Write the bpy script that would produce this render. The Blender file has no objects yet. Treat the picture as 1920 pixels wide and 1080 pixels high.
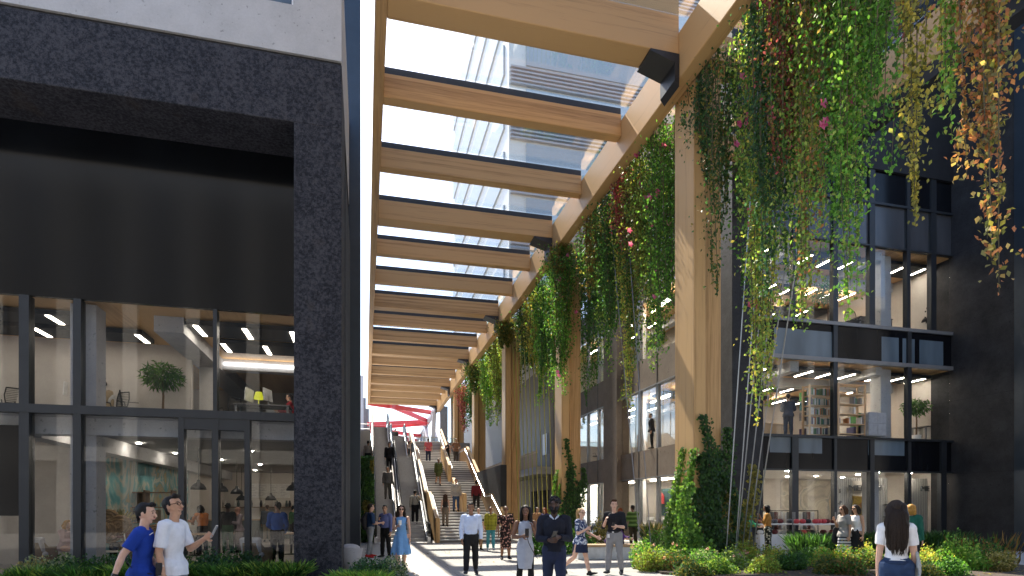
import bpy, math, random
import numpy as np
from mathutils import Vector, Matrix
SC = bpy.context.scene
COL = SC.collection
R = math.radians
rnd = random.Random(7)
CAMZ, FPX, VH = 1.65, 1105.0, 955.0
CS, SN = math.cos(math.atan(275/1105)), math.sin(math.atan(275/1105))
def at(u, D):                       # ground point seen at column u, D metres in front of the lens plane
    xc = (u-960)/FPX
    return D*(SN+CS*xc), D*(CS-SN*xc)
def onY(u, Y):
    xc = (u-960)/FPX
    return Y*(SN+CS*xc)/(CS-SN*xc)

# ---------------------------------------------------------------- materials
MATS = {}
def nodes_of(name):
    m = bpy.data.materials.new(name); m.use_nodes = True
    nt = m.node_tree; nt.nodes.clear()
    out = nt.nodes.new('ShaderNodeOutputMaterial')
    return m, nt, out
def N(nt, t, **kw):
    n = nt.nodes.new(t)
    for k, v in kw.items():
        if k.startswith('i_'):
            n.inputs[k[2:]].default_value = v
        else: setattr(n, k, v)
    return n
def L(nt, a, b): nt.links.new(a, b)
def ramp(nt, fac, stops, interp='LINEAR'):
    r = N(nt, 'ShaderNodeValToRGB'); r.color_ramp.interpolation = interp
    e = r.color_ramp.elements
    while len(e) < len(stops): e.new(0.5)
    for q, (p, c) in enumerate(stops):
        e[q].position = p; e[q].color = (c[0], c[1], c[2], 1)
    L(nt, fac, r.inputs[0]); return r.outputs[0]
def coords(nt, scale=(1,1,1), rot=(0,0,0)):
    tc = N(nt, 'ShaderNodeTexCoord'); mp = N(nt, 'ShaderNodeMapping')
    mp.inputs['Scale'].default_value = scale; mp.inputs['Rotation'].default_value = rot
    L(nt, tc.outputs['Object'], mp.inputs[0]); return mp.outputs[0]
def noise(nt, vec, scale, detail=4, rough=.6):
    n = N(nt, 'ShaderNodeTexNoise'); n.inputs['Scale'].default_value = scale
    n.inputs['Detail'].default_value = detail; n.inputs['Roughness'].default_value = rough
    L(nt, vec, n.inputs['Vector']); return n.outputs['Fac']
def mixc(nt, fac, a, b, mode='MIX'):
    m = N(nt, 'ShaderNodeMix', data_type='RGBA', blend_type=mode)
    for sock, v in ((m.inputs[0], fac), (m.inputs[6], a), (m.inputs[7], b)):
        if isinstance(v, (int, float)): sock.default_value = v
        elif isinstance(v, tuple): sock.default_value = (v[0], v[1], v[2], 1)
        else: L(nt, v, sock)
    return m.outputs[2]
def princ(nt, out, col, rough=.6, metal=0., spec=.5, bump=None, bd=.02, bs=.5):
    p = N(nt, 'ShaderNodeBsdfPrincipled')
    if isinstance(col, tuple): p.inputs['Base Color'].default_value = (col[0], col[1], col[2], 1)
    else: L(nt, col, p.inputs['Base Color'])
    if isinstance(rough, (int, float)): p.inputs['Roughness'].default_value = rough
    else: L(nt, rough, p.inputs['Roughness'])
    p.inputs['Metallic'].default_value = metal; p.inputs['Specular IOR Level'].default_value = spec
    if bump is not None:
        b = N(nt, 'ShaderNodeBump'); b.inputs['Strength'].default_value = bs; b.inputs['Distance'].default_value = bd
        L(nt, bump, b.inputs['Height']); L(nt, b.outputs[0], p.inputs['Normal'])
    L(nt, p.outputs[0], out.inputs[0]); return p
def M(name, col=None, rough=.6, var=.18, scale=6., bump=.0, metal=0., spec=.5):
    if name in MATS: return MATS[name]
    m, nt, out = nodes_of(name)
    v = coords(nt); n = noise(nt, v, scale, 5)
    c = ramp(nt, n, [(.25, tuple(x*(1-var) for x in col)), (.75, tuple(min(1, x*(1+var)) for x in col))])
    princ(nt, out, c, rough, metal, spec, n if bump else None, bump, .6)
    MATS[name] = m; return m
def wood(name, axis, c0, c1, board=.11):
    m, nt, out = nodes_of(name)
    s = [9, 9, 9]; s[axis] = .35
    v = coords(nt, tuple(s)); n1 = noise(nt, v, 1.6, 6, .65)
    s2 = [60, 60, 60]; s2[axis] = 1.2
    n2 = noise(nt, coords(nt, tuple(s2)), 1., 3, .6)
    tc = N(nt, 'ShaderNodeTexCoord'); sp = N(nt, 'ShaderNodeSeparateXYZ'); L(nt, tc.outputs['Object'], sp.inputs[0])
    wn = N(nt, 'ShaderNodeTexWhiteNoise', noise_dimensions='2D')
    cb = N(nt, 'ShaderNodeCombineXYZ')
    oth = [q for q in (0, 1, 2) if q != axis]
    for k, q in enumerate(oth):
        d = N(nt, 'ShaderNodeMath', operation='DIVIDE'); d.inputs[1].default_value = board if k else board*2.1
        L(nt, sp.outputs[q], d.inputs[0]); f = N(nt, 'ShaderNodeMath', operation='FLOOR'); L(nt, d.outputs[0], f.inputs[0]); L(nt, f.outputs[0], cb.inputs[k])
    L(nt, cb.outputs[0], wn.inputs['Vector'])
    a = N(nt, 'ShaderNodeMath', operation='MULTIPLY_ADD'); L(nt, n2, a.inputs[0]); a.inputs[1].default_value = .45; L(nt, n1, a.inputs[2])
    b = N(nt, 'ShaderNodeMath', operation='MULTIPLY_ADD'); L(nt, wn.outputs['Value'], b.inputs[0]); b.inputs[1].default_value = .42; L(nt, a.outputs[0], b.inputs[2])
    oi = N(nt, 'ShaderNodeObjectInfo'); b2 = N(nt, 'ShaderNodeMath', operation='MULTIPLY_ADD'); L(nt, oi.outputs['Random'], b2.inputs[0]); b2.inputs[1].default_value = .22
    L(nt, b.outputs[0], b2.inputs[2])
    col = ramp(nt, b2.outputs[0], [(.56, tuple(q*.86 for q in c0)), (1.13, c1)])
    princ(nt, out, col, .5, 0, .35, n2, .004, .4)
    MATS[name] = m; return m
W0, W1 = (.335, .186, .078), (.56, .35, .16)
wood('timber_x', 0, W0, W1); wood('timber_y', 1, W0, W1); wood('timber_z', 2, (.345,.195,.08), (.57,.36,.165))
wood('ceiling_wood', 1, (.46, .26, .11), (.66, .40, .18), .14)
wood('pale_wood', 2, (.45, .30, .17), (.62, .44, .27), .05)
wood('dark_wood', 2, (.10, .06, .035), (.2, .12, .07), .05)

def speckle():
    m, nt, out = nodes_of('dark_granite')
    v = coords(nt)
    n1 = noise(nt, v, 15, 7, .78); n2 = noise(nt, v, 1.5, 3); n3 = noise(nt, v, 55, 3, .7)
    a = N(nt, 'ShaderNodeMath', operation='MULTIPLY_ADD'); L(nt, n2, a.inputs[0]); a.inputs[1].default_value = .22; L(nt, n1, a.inputs[2])
    a2 = N(nt, 'ShaderNodeMath', operation='MULTIPLY_ADD'); L(nt, n3, a2.inputs[0]); a2.inputs[1].default_value = .2; L(nt, a.outputs[0], a2.inputs[2])
    c = ramp(nt, a2.outputs[0], [(.60, (.006, .007, .011)), (.69, (.020, .021, .029)), (.79, (.052, .052, .062))])
    br = ramp(nt, noise(nt, v, 1.1, 2), [(.66, (0,0,0)), (.74, (1,1,1))])
    c2 = mixc(nt, .35, c, mixc(nt, br, c, (.05, .038, .03)))
    princ(nt, out, c2, .75, 0, .3, n1, .01, .5); MATS['dark_granite'] = m
speckle()
def concrete(name, c, var=.12, pits=True, lines=None, rough=.85):
    m, nt, out = nodes_of(name)
    v = coords(nt); n1 = noise(nt, v, 1.3, 6, .7); n2 = noise(nt, v, 22, 4, .7)
    a = N(nt, 'ShaderNodeMath', operation='MULTIPLY_ADD'); L(nt, n2, a.inputs[0]); a.inputs[1].default_value = .5; L(nt, n1, a.inputs[2])
    col = ramp(nt, a.outputs[0], [(.5, tuple(x*(1-var) for x in c)), (1., tuple(min(1, x*(1+var)) for x in c))])
    if pits:
        pn = noise(nt, v, 9, 3, .5); pf = ramp(nt, pn, [(.29, (1,1,1)), (.35, (0,0,0))])
        col = mixc(nt, pf, col, tuple(x*.6 for x in c))
    if lines:
        bt = N(nt, 'ShaderNodeTexBrick', offset=0.)
        bt.inputs['Scale'].default_value = 1; bt.inputs['Mortar Size'].default_value = .008; bt.inputs['Brick Width'].default_value = lines[0]; bt.inputs['Row Height'].default_value = lines[1]
        L(nt, coords(nt, (1,1,1), lines[2]), bt.inputs['Vector'])
        col = mixc(nt, bt.outputs['Fac'], col, tuple(x*.55 for x in c))
    princ(nt, out, col, rough, 0, .3, a.outputs[0], .012, .5); MATS[name] = m
concrete('pale_concrete', (.46, .46, .47)); concrete('room_concrete', (.50, .46, .42), .1, False)
concrete('grey_concrete', (.33, .33, .34)); concrete('black_concrete', (.028, .028, .031), .6, True, (3.2, 1.25, (R(90), 0, R(90))), .7)
concrete('black_cladding', (.016, .017, .02), .35, False, None, .6)
concrete('brown_cladding', (.19, .155, .125), .2, True)
concrete('slate_cladding', (.075, .08, .09), .25, False)
concrete('stair_stone', (.56, .54, .51), .12, False); concrete('stair_tread_lit', (.7, .69, .67), .08, False); concrete('stair_riser_shade', (.26, .25, .24), .12, False)  # tread and riser stones carry painted lit and shaded tones
def paving():
    m, nt, out = nodes_of('paving')
    v = coords(nt)
    bt = N(nt, 'ShaderNodeTexBrick', offset=.5)
    bt.inputs['Scale'].default_value = 1; bt.inputs['Mortar Size'].default_value = .016; bt.inputs['Brick Width'].default_value = 1.5; bt.inputs['Row Height'].default_value = .9
    bt.inputs['Color1'].default_value = (.36, .345, .325, 1); bt.inputs['Color2'].default_value = (.27, .26, .25, 1); bt.inputs['Mortar'].default_value = (.10, .095, .09, 1); bt.inputs['Bias'].default_value = -.1
    L(nt, v, bt.inputs['Vector'])
    n = noise(nt, v, .7, 6, .7); n2 = noise(nt, v, 30, 3)
    c = mixc(nt, .35, bt.outputs['Color'], ramp(nt, n, [(.3, (.25,.24,.23)), (.7, (.46,.44,.42))]))
    c = mixc(nt, .12, c, ramp(nt, n2, [(.3, (.1,.1,.1)), (.7, (.8,.8,.8))]))
    princ(nt, out, c, .8, 0, .3, n2, .004, .3); MATS['paving'] = m
paving()
def corrugated(name, c, sc):
    m, nt, out = nodes_of(name)
    w = N(nt, 'ShaderNodeTexWave', wave_type='BANDS', bands_direction='X'); w.inputs['Scale'].default_value = sc
    tc = N(nt, 'ShaderNodeTexCoord'); sp = N(nt, 'ShaderNodeSeparateXYZ'); L(nt, tc.outputs['Object'], sp.inputs[0])
    ad = N(nt, 'ShaderNodeMath', operation='ADD'); L(nt, sp.outputs[0], ad.inputs[0]); L(nt, sp.outputs[1], ad.inputs[1])
    cb = N(nt, 'ShaderNodeCombineXYZ'); L(nt, ad.outputs[0], cb.inputs[0]); L(nt, cb.outputs[0], w.inputs['Vector'])
    col = ramp(nt, w.outputs['Fac'], [(.1, tuple(x*.62 for x in c)), (.6, c)])
    princ(nt, out, col, .6, 0, .4, w.outputs['Fac'], .03, .8); MATS[name] = m
corrugated('ribbed_white', (.62, .60, .57), 3.2); corrugated('ribbed_grey', (.17, .165, .165), 1.6)
def glass(name, tint, f0=.05, boost=1., rough=0.):
    m, nt, out = nodes_of(name)
    t = N(nt, 'ShaderNodeBsdfTransparent'); t.inputs[0].default_value = (*tint, 1)
    g = N(nt, 'ShaderNodeBsdfGlossy'); g.inputs['Roughness'].default_value = rough; g.inputs[0].default_value = (1,1,1,1)
    lw = N(nt, 'ShaderNodeLayerWeight'); lw.inputs[0].default_value = .5
    p = N(nt, 'ShaderNodeMath', operation='POWER'); L(nt, lw.outputs['Facing'], p.inputs[0]); p.inputs[1].default_value = 4.5
    q = N(nt, 'ShaderNodeMath', operation='MULTIPLY_ADD', use_clamp=True); L(nt, p.outputs[0], q.inputs[0]); q.inputs[1].default_value = (1-f0)*boost; q.inputs[2].default_value = f0
    mx = N(nt, 'ShaderNodeMixShader'); L(nt, q.outputs[0], mx.inputs[0]); L(nt, t.outputs[0], mx.inputs[1]); L(nt, g.outputs[0], mx.inputs[2])
    L(nt, mx.outputs[0], out.inputs[0]); MATS[name] = m
glass('window_glass', (.92, .94, .95), .025); glass('smoked_glass', (.89, .90, .91), .02)
glass('roof_glass', (.95, .97, .98), .15)
glass('rail_glass', (.8, .84, .85), .05)
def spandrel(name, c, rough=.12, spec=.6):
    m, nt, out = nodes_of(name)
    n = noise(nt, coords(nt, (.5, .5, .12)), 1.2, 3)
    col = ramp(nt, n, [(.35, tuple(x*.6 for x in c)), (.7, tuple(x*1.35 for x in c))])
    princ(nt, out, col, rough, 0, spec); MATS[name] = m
spandrel('grey_reflection', (.07,.075,.085), .2, .4); spandrel('black_glass', (.008, .009, .012), .12, .2); spandrel('dark_panel', (.004, .0052, .0075), .16, .3); spandrel('blue_panel', (.13, .18, .23), .15, .6)
def art(name, cols, scale=1.2):
    m, nt, out = nodes_of(name)
    v = coords(nt); n = N(nt, 'ShaderNodeTexNoise'); n.inputs['Scale'].default_value = scale; n.inputs['Detail'].default_value = 7; n.inputs['Distortion'].default_value = 1.4; L(nt, v, n.inputs['Vector'])
    c = ramp(nt, n.outputs['Fac'], [(.3 + .4*k/(len(cols)-1), cc) for k, cc in enumerate(cols)])
    princ(nt, out, c, .6, 0, .3, n.outputs['Fac'], .02, .5); MATS[name] = m
art('sea_painting', [(.05,.16,.18), (.09,.30,.33), (.14,.40,.42), (.55,.52,.42), (.10,.33,.36), (.42,.33,.15), (.3,.34,.32)], .7)
art('gold_painting', [(.1,.05,.02), (.42,.25,.03), (.6,.42,.06), (.4,.12,.05), (.35,.36,.1)], 1.6)
art('rust_painting', [(.25,.06,.04), (.4,.14,.09), (.15,.07,.05), (.45,.22,.15)], 2.)
def emis(name, c, s):
    m, nt, out = nodes_of(name)
    e = N(nt, 'ShaderNodeEmission'); e.inputs[0].default_value = (*c, 1); e.inputs[1].default_value = s
    L(nt, e.outputs[0], out.inputs[0]); MATS[name] = m
emis('strip_light', (1, .88, .72), 8.); emis('bright_strip', (1, .87, .70), 20.); emis('cove_light', (1, .95, .88), 2.5); emis('bulb_light', (1, .86, .66), 40.); emis('lamp_glow', (.62, .62, .03), .35); emis('window_light', (1, .97, .92), 1.2); emis('spot_light', (1,.88,.72), 85.)
M('charcoal_metal', (.03, .035, .042), .42, .12, 3., 0, .3); M('dark_metal', (.018, .019, .022), .5, .15); M('steel', (.55, .56, .58), .28, .08, 4, 0, 1.)
M('grey_metal', (.21, .215, .225), .4, .1, 3, 0, .2); M('blue_metal', (.032, .045, .062), .35, .15, 2, 0, .3); M('black_rubber', (.012, .012, .013), .45, .1)
M('red_steel', (.60, .06, .07), .4, .1, 2); M('pale_steel', (.42, .43, .47), .45, .08, 2); M('white_paint', (.78, .77, .75), .5, .05); M('plaster', (.62, .57, .51), .8, .04, 1.5)
M('cabinet_pale', (.42,.47,.52), .3, .1); M('facing_wall', (.06,.057,.055), .8); M('facing_fill_pier', (.38,.365,.34), .8); M('facing_window', (.02,.025,.03), .3)
M('floor_tile', (.36, .33, .30), .4, .1, 2.); M('soil', (.05, .036, .026), .95, .4, 9., .03); M('grey_wall', (.30, .29, .29), .7, .1, 2)
M('raft', (.028, .028, .03), .9, .1); M('dark_recess', (.012, .012, .013), .8, .2)
M('escalator_step', (.48, .47, .46), .45, .12, 12, 0, .3)

# ---------------------------------------------------------------- mesh builder
def wloc(p):
    o = Vector((0,0,0))
    while p is not None: o += p.location; p = p.parent
    return o
class MB:
    def __init__(s): s.v = []; s.f = []; s.mi = []; s.cur = 0
    def add(s, vs, fs):
        o = len(s.v); s.v.extend(tuple(map(float, q)) for q in vs); s.f.extend(tuple(i+o for i in q) for q in fs); s.mi.extend([s.cur]*len(fs)); return s
    def box(s, x0, y0, z0, x1, y1, z1):
        x0, x1 = min(x0,x1), max(x0,x1); y0, y1 = min(y0,y1), max(y0,y1); z0, z1 = min(z0,z1), max(z0,z1)
        return s.add([(x0,y0,z0),(x1,y0,z0),(x1,y1,z0),(x0,y1,z0),(x0,y0,z1),(x1,y0,z1),(x1,y1,z1),(x0,y1,z1)],
              [(0,3,2,1),(4,5,6,7),(0,1,5,4),(1,2,6,5),(2,3,7,6),(3,0,4,7)])
    def bar(s, a, b, w, h=None, up=(0,0,1)):       # rectangular bar from a to b
        h = h or w; a = Vector(a); b = Vector(b); d = (b-a).normalized(); u = Vector(up)
        if abs(d.dot(u)) > .98: u = Vector((0,1,0))
        r = d.cross(u).normalized(); u = r.cross(d)
        vs = [p + r*sx*w/2 + u*sy*h/2 for p in (a, b) for sx, sy in ((-1,-1),(1,-1),(1,1),(-1,1))]
        return s.add(vs, [(0,1,2,3),(7,6,5,4),(0,4,5,1),(1,5,6,2),(2,6,7,3),(3,7,4,0)])
    def prism(s, poly, axis, a, b):                 # polygon in the two other axes, extruded along axis
        n = len(poly)
        def P(p, t):
            q = [p[0], p[1]]; q.insert(axis, t); return tuple(q)
        ar = sum(poly[i][0]*poly[(i+1) % n][1]-poly[(i+1) % n][0]*poly[i][1] for i in range(n))
        if axis == 1: ar = -ar
        if ar < 0: poly = poly[::-1]
        vs = [P(p, a) for p in poly]+[P(p, b) for p in poly]
        if a > b: vs = vs[n:]+vs[:n]
        fs = [tuple(range(n))[::-1], tuple(range(n, 2*n))]+[(i, (i+1) % n, n+(i+1) % n, n+i) for i in range(n)]
        return s.add(vs, fs)
    def loft(s, rings, cap=True):                   # rings of equal vertex count
        n = len(rings[0]); o = len(s.v); vs = [p for r in rings for p in r]; fs = []
        for k in range(len(rings)-1):
            for i in range(n):
                j = (i+1) % n; fs.append((k*n+i, k*n+j, (k+1)*n+j, (k+1)*n+i))
        if cap: fs.append(tuple(range(n))[::-1]); fs.append(tuple(range((len(rings)-1)*n, len(rings)*n)))
        return s.add(vs, fs)
    def tube(s, pts, r, n=8, ell=None, side=None, dome=False):
        # r: radius or list; ell: list of ratios for the second axis; side: preferred first axis
        pts = [Vector(p) for p in pts]; rs = r if isinstance(r, (list, tuple)) else [r]*len(pts)
        es = ell if ell else [1]*len(pts)
        if dome:
            d0 = (pts[0]-pts[1]).normalized(); d1 = (pts[-1]-pts[-2]).normalized()
            pre = [(pts[0]+d0*rs[0]*q, rs[0]*w, es[0]) for q, w in ((.92,.25),(.7,.66),(.35,.92))]
            post = [(pts[-1]+d1*rs[-1]*q, rs[-1]*w, es[-1]) for q, w in ((.35,.92),(.7,.66),(.92,.25))]
            allp = pre+list(zip(pts, rs, es))+post
            pts = [q[0] for q in allp]; rs = [q[1] for q in allp]; es = [q[2] for q in allp]
        rings = []; prev = Vector(side) if side else None
        for k, p in enumerate(pts):
            d = (pts[min(k+1, len(pts)-1)]-pts[max(k-1, 0)]).normalized()
            ref = prev if prev is not None else (Vector((0,0,1)) if abs(d.z) < .9 else Vector((1,0,0)))
            x = (ref-d*ref.dot(d))
            x = x.normalized() if x.length > 1e-4 else d.orthogonal().normalized()
            y = d.cross(x); prev = x
            rings.append([p+x*rs[k]*math.cos(2*math.pi*i/n)+y*rs[k]*es[k]*math.sin(2*math.pi*i/n) for i in range(n)])
        return s.loft(rings)
    def lathe(s, prof, c=(0,0,0), n=16):
        rings = [[(c[0]+r*math.cos(2*math.pi*i/n), c[1]+r*math.sin(2*math.pi*i/n), c[2]+z) for i in range(n)] for r, z in prof]
        return s.loft(rings)
    def ball(s, c, rx, ry=None, rz=None, n=12, m=8):
        ry = ry or rx; rz = rz or rx
        rings = [[(c[0]+rx*math.sin(math.pi*k/m)*math.cos(2*math.pi*i/n), c[1]+ry*math.sin(math.pi*k/m)*math.sin(2*math.pi*i/n), c[2]-rz*math.cos(math.pi*k/m)) for i in range(n)] for k in range(1, m)]
        return s.loft(rings)
    def build(s, name, mat, parent=None, world=True, smooth=False, bevel=0):
        o = wloc(parent) if world else Vector((0,0,0))
        me = bpy.data.meshes.new(name)
        me.from_pydata([(x-o.x, y-o.y, z-o.z) for x, y, z in s.v], [], s.f)
        mats = mat if isinstance(mat, (list, tuple)) else [mat]
        for q in mats: me.materials.append(MATS[q] if isinstance(q, str) else q)
        if len(mats) > 1: me.polygons.foreach_set('material_index', s.mi)
        if smooth: me.polygons.foreach_set('use_smooth', [True]*len(me.polygons))
        ob = bpy.data.objects.new(name, me); COL.objects.link(ob)
        if parent is not None: ob.parent = parent
        if bevel:
            b = ob.modifiers.new('bevel', 'BEVEL'); b.width = bevel; b.segments = 1; b.limit_method = 'ANGLE'
        return ob
def tag(o, label=None, cat=None, group=None, kind=None):
    for k, v in (('label', label), ('category', cat), ('group', group), ('kind', kind)):
        if v: o[k] = v
    return o
def thing(name, label, cat, loc=(0,0,0), rz=0, group=None):
    o = bpy.data.objects.new(name, None); COL.objects.link(o); o.location = loc; o.rotation_euler = (0,0,rz)
    o.empty_display_size = .2
    return tag(o, label, cat, group)
def copy_tree(o, loc, rz=None, parent=None):
    c = o.copy(); COL.objects.link(c)
    if parent is not None: c.parent = parent
    else:
        c.location = loc
        if rz is not None: c.rotation_euler = (0,0,rz)
    for ch in list(o.children): copy_tree(ch, None, None, c)
    return c
def text_mesh(txt, size, depth, width=None):
    cu = bpy.data.curves.new('lettering', 'FONT'); cu.body = txt; cu.size = size; cu.extrude = depth; cu.align_x = 'LEFT'
    ob = bpy.data.objects.new('lettering', cu); COL.objects.link(ob)
    dg = bpy.context.evaluated_depsgraph_get(); me = bpy.data.meshes.new_from_object(ob.evaluated_get(dg))
    bpy.data.objects.remove(ob); bpy.data.curves.remove(cu); me.name = 'lettering'
    if width:
        w = max(v.co.x for v in me.vertices)
        for v in me.vertices: v.co.x *= width/w
    return me
def lettering(name, txt, size, width, mat, parent, loc, rot, depth=.02):
    me = text_mesh(txt, size, depth, width); me.materials.clear(); me.materials.append(MATS[mat])
    ob = bpy.data.objects.new(name, me); COL.objects.link(ob); ob.parent = parent
    ob.location = Vector(loc)-wloc(parent); ob.rotation_euler = rot; return ob

# ---------------------------------------------------------------- camera, light
cam = bpy.data.cameras.new('camera'); co = bpy.data.objects.new('camera', cam); COL.objects.link(co)
co.location = (0, 0, CAMZ); co.rotation_euler = (R(90), 0, -math.atan(275/1105))
cam.sensor_width = 36; cam.lens = 36*FPX/1920; cam.shift_y = (VH-540)/1920; cam.clip_end = 3000; cam.clip_start = .05
SC.camera = co
SUN = Vector((-.095, .60, .79)).normalized()
su = bpy.data.lights.new('sun', 'SUN'); su.energy = 5.; su.angle = R(.6); su.color = (1., .90, .75)
so = bpy.data.objects.new('sun', su); COL.objects.link(so); so.rotation_euler = SUN.to_track_quat('Z', 'Y').to_euler(); so.location = (0, 0, 60)
w = bpy.data.worlds.new('World'); SC.world = w; w.use_nodes = True
nt = w.node_tree; bg = nt.nodes['Background']
sky = nt.nodes.new('ShaderNodeTexSky'); sky.sky_type = 'NISHITA'; sky.sun_disc = False
sky.sun_elevation = math.asin(SUN.z); sky.sun_rotation = math.atan2(SUN.x, SUN.y); sky.altitude = 0; sky.air_density = 1.; sky.dust_density = .9; sky.ozone_density = 1.
nt.links.new(sky.outputs[0], bg.inputs[0]); bg.inputs[1].default_value = .148
vs = SC.view_settings; vs.view_transform = 'Standard'; vs.look = 'None'; vs.gamma = 1; vs.use_curve_mapping = False; vs.exposure = 1.62
cy = SC.cycles
SC.render.engine = 'CYCLES'
cy.use_denoising = True
try: cy.denoiser = 'OPENIMAGEDENOISE'
except Exception: pass
cy.max_bounces = 9; cy.diffuse_bounces = 5; cy.glossy_bounces = 4; cy.transmission_bounces = 8; cy.transparent_max_bounces = 40
cy.sample_clamp_indirect = 6; cy.caustics_reflective = False; cy.caustics_refractive = False
# ---------------------------------------------------------------- ground
MB().box(-400, -300, -.5, 500, 900, 0).build('ground', 'paving')['kind'] = 'structure'

# ---------------------------------------------------------------- stone building beside the passage
B = thing('granite_building', 'dark granite framed building with glazed cafe and office, left of the passage', 'building', (-6, 16, 0))
GY = 16.0
f = MB().box(-1.61, 14.5, 0, -.543, 16.2, 10.65)                    # pier
f.box(-18, 14.5, 10.65, -.543, 16.6, 12.16); f.build('stone_frame', 'dark_granite', B, bevel=.012)
MB().box(-18, 14.62, 12.16, -.56, 21.2, 12.28).build('shadow_joint', 'dark_metal', B)
uw = MB().box(-18, 14.55, 12.28, -2.43, 21.3, 13.4).box(-18, 14.55, 13.4, -4.6, 21.3, 15.2).box(-2.43, 14.55, 12.28, -.55, 21.3, 13.4).box(-1.63, 14.55, 13.4, -.55, 21.3, 15.2)
uw.box(-4.6, 14.55, 14.9, -1.63, 21.3, 15.2); uw.build('upper_wall', 'pale_concrete', B)
wf = MB().box(-2.43, 14.7, 13.4, -2.37, 14.8, 14.9).box(-1.68, 14.7, 13.4, -1.63, 14.8, 14.9).build('window', 'white_paint', B)
MB().box(-2.37, 14.75, 13.4, -1.68, 14.78, 14.9).build('pane', 'blue_panel', wf)
MB().box(-4.6, 14.9, 13.4, -2.43, 15.1, 14.9).build('window_blind', 'white_paint', B)
MB().box(-.9, 21.4, 0, -.165, 22.3, 24).build('metal_fin', 'blue_metal', B, bevel=.02)
# side wall with ribs
sw = MB().box(-1.0, 16.2, 0, -.60, 21.4, 12.16).box(-1.2, 22.3, 0, -.64, 46, 15.0)  # unseen rear stretch raised to shade the passage's left edge
sw.box(-9, 39, 0, -1.2, 46, 15.0); sw.build('side_wall', 'slate_cladding', B)
rb = MB()
for q in range(5): rb.box(-.62, 16.35+q*.98, 0, -.50, 16.75+q*.98, 10.6)
rb.build('wall_rib', 'slate_cladding', B)
# glazing frames
XM = [-7.67, -6.6, -4.38, -3.67, -2.9]
for x, wd, z0, z1 in ((-7.67,.2,0,6.62), (-6.6,.16,0,6.62), (-4.38,.13,0,4), (-3.62,.15,0,4), (-2.88,.13,0,4), (-3.62,.09,4.1,6.62), (-10.6,.16,0,6.62), (-13.5,.16,0,6.62)):
    MB().box(x-wd/2, GY-.04, z0, x+wd/2, GY+.22, z1).build('mullion', 'charcoal_metal', B)
MB().box(-18, GY-.055, 3.9, -1.0, GY+.2, 4.1).build('transom', 'charcoal_metal', B)
MB().box(-4.32, GY-.03, 3.62, -2.94, GY+.12, 3.9).build('door_head', 'charcoal_metal', B)
MB().box(-18, GY-.02, 6.62, -1.0, GY+.1, 11.0).build('dark_glass_panel', 'dark_panel', B)
for x0, x1 in ((-7.57,-6.68),(-6.52,-4.445),(-4.315,-3.695),(-3.545,-2.945),(-2.815,-1.0)):
    MB().box(x0, GY+.05, .05, x1, GY+.065, 3.9).build('glass_pane', 'smoked_glass', B)
for x0, x1 in ((-18,-7.77),(-7.57,-6.68),(-6.52,-3.665),(-3.575,-1.0)):
    MB().box(x0, GY+.05, 4.1, x1, GY+.065, 6.62).build('glass_pane', 'smoked_glass', B)
MB().box(-18, GY+.03, 1.5, -7.77, GY+.07, 3.6).build('black_panel', 'dark_panel', B)
MB().box(-18, GY+.05, .05, -7.77, GY+.065, 1.5).build('glass_pane', 'smoked_glass', B)
MB().box(-18, GY+.05, 3.6, -7.77, GY+.065, 3.9).build('glass_pane', 'smoked_glass', B)
# rooms
MB().box(-18, GY+.22, 3.86, -1.0, 38.4, 4.12).build('floor_slab', 'grey_concrete', B)
MB().box(-18, GY+.25, 0, -1.0, 38.4, .05).build('cafe_floor', 'floor_tile', B)
MB().box(-18, GY+.3, 3.45, -1.2, GY+.75, 3.86).build('edge_beam', 'pale_concrete', B)
MB().box(-6.9, GY+.35, 0.05, -6.35, GY+.9, 3.45).build('concrete_column', 'pale_concrete', B)
MB().box(-6.9, GY+.35, 4.12, -6.35, GY+.9, 6.62).build('concrete_column', 'pale_concrete', B)
MB().box(-18, GY+.25, 6.66, -1.0, 27.2, 6.85).build('office_ceiling', 'ceiling_wood', B)
MB().box(-18, 38.3, 0, -.7, 38.5, 3.86).box(-8.3, 31.3, .05, -8.2, 38.3, 3.86).build('cafe_wall', 'plaster', B)
MB().box(-18, 20.3, .05, -8.4, 20.5, 3.86).build('cafe_screen_wall', 'room_concrete', B)
MB().box(-8.4, 20.2, .05, -8.25, 31.2, 3.86).build('painted_wall', 'sea_painting', B)
MB().box(-8.2, GY+.8, 3.4, -7.7, 38.2, 3.86).build('ceiling_beam', 'pale_concrete', B)
MB().box(-18, 20.0, 4.12, -5.2, 20.2, 6.66).box(-18, 27.0, 4.12, -1.0, 27.2, 6.66).build('office_wall', 'room_concrete', B)
MB().box(-5.3, GY+1, 6.25, -4.6, 27.0, 6.66).box(-4.6, 21.3, 6.3, -1.0, 21.7, 6.66).build('office_beam', 'pale_concrete', B)
MB().box(-5.2, 20.9, 4.12, -4.75, 21.4, 6.25).build('office_column', 'white_paint', B)
for k, (x0, x1, y0, y1, xs) in enumerate(((-4.55,-1.1,17.0,18.15,(-4.35,-3.15,-1.95)), (-4.2,-1.1,18.7,19.8,(-4.05,-2.9,-1.75)), (-14,-7.0,17.0,17.9,(-11,-9.4,-7.7)), (-14,-6.0,18.3,19.3,(-10.4,-8.6,-7.3,-6.15)))):
    r_ = MB().box(x0, y0, 6.5, x1, y1, 6.62).build('ceiling_raft', 'raft', B)
    for x in xs: MB().box(x-.06, y0+.08, 6.485, x+.06, y1-.08, 6.498).build('strip_lamp', 'strip_light', r_)
MB().box(-4.55, 21.22, 6.44, -1.1, 21.29, 6.52).build('strip_lamp', 'cove_light', B)
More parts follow.
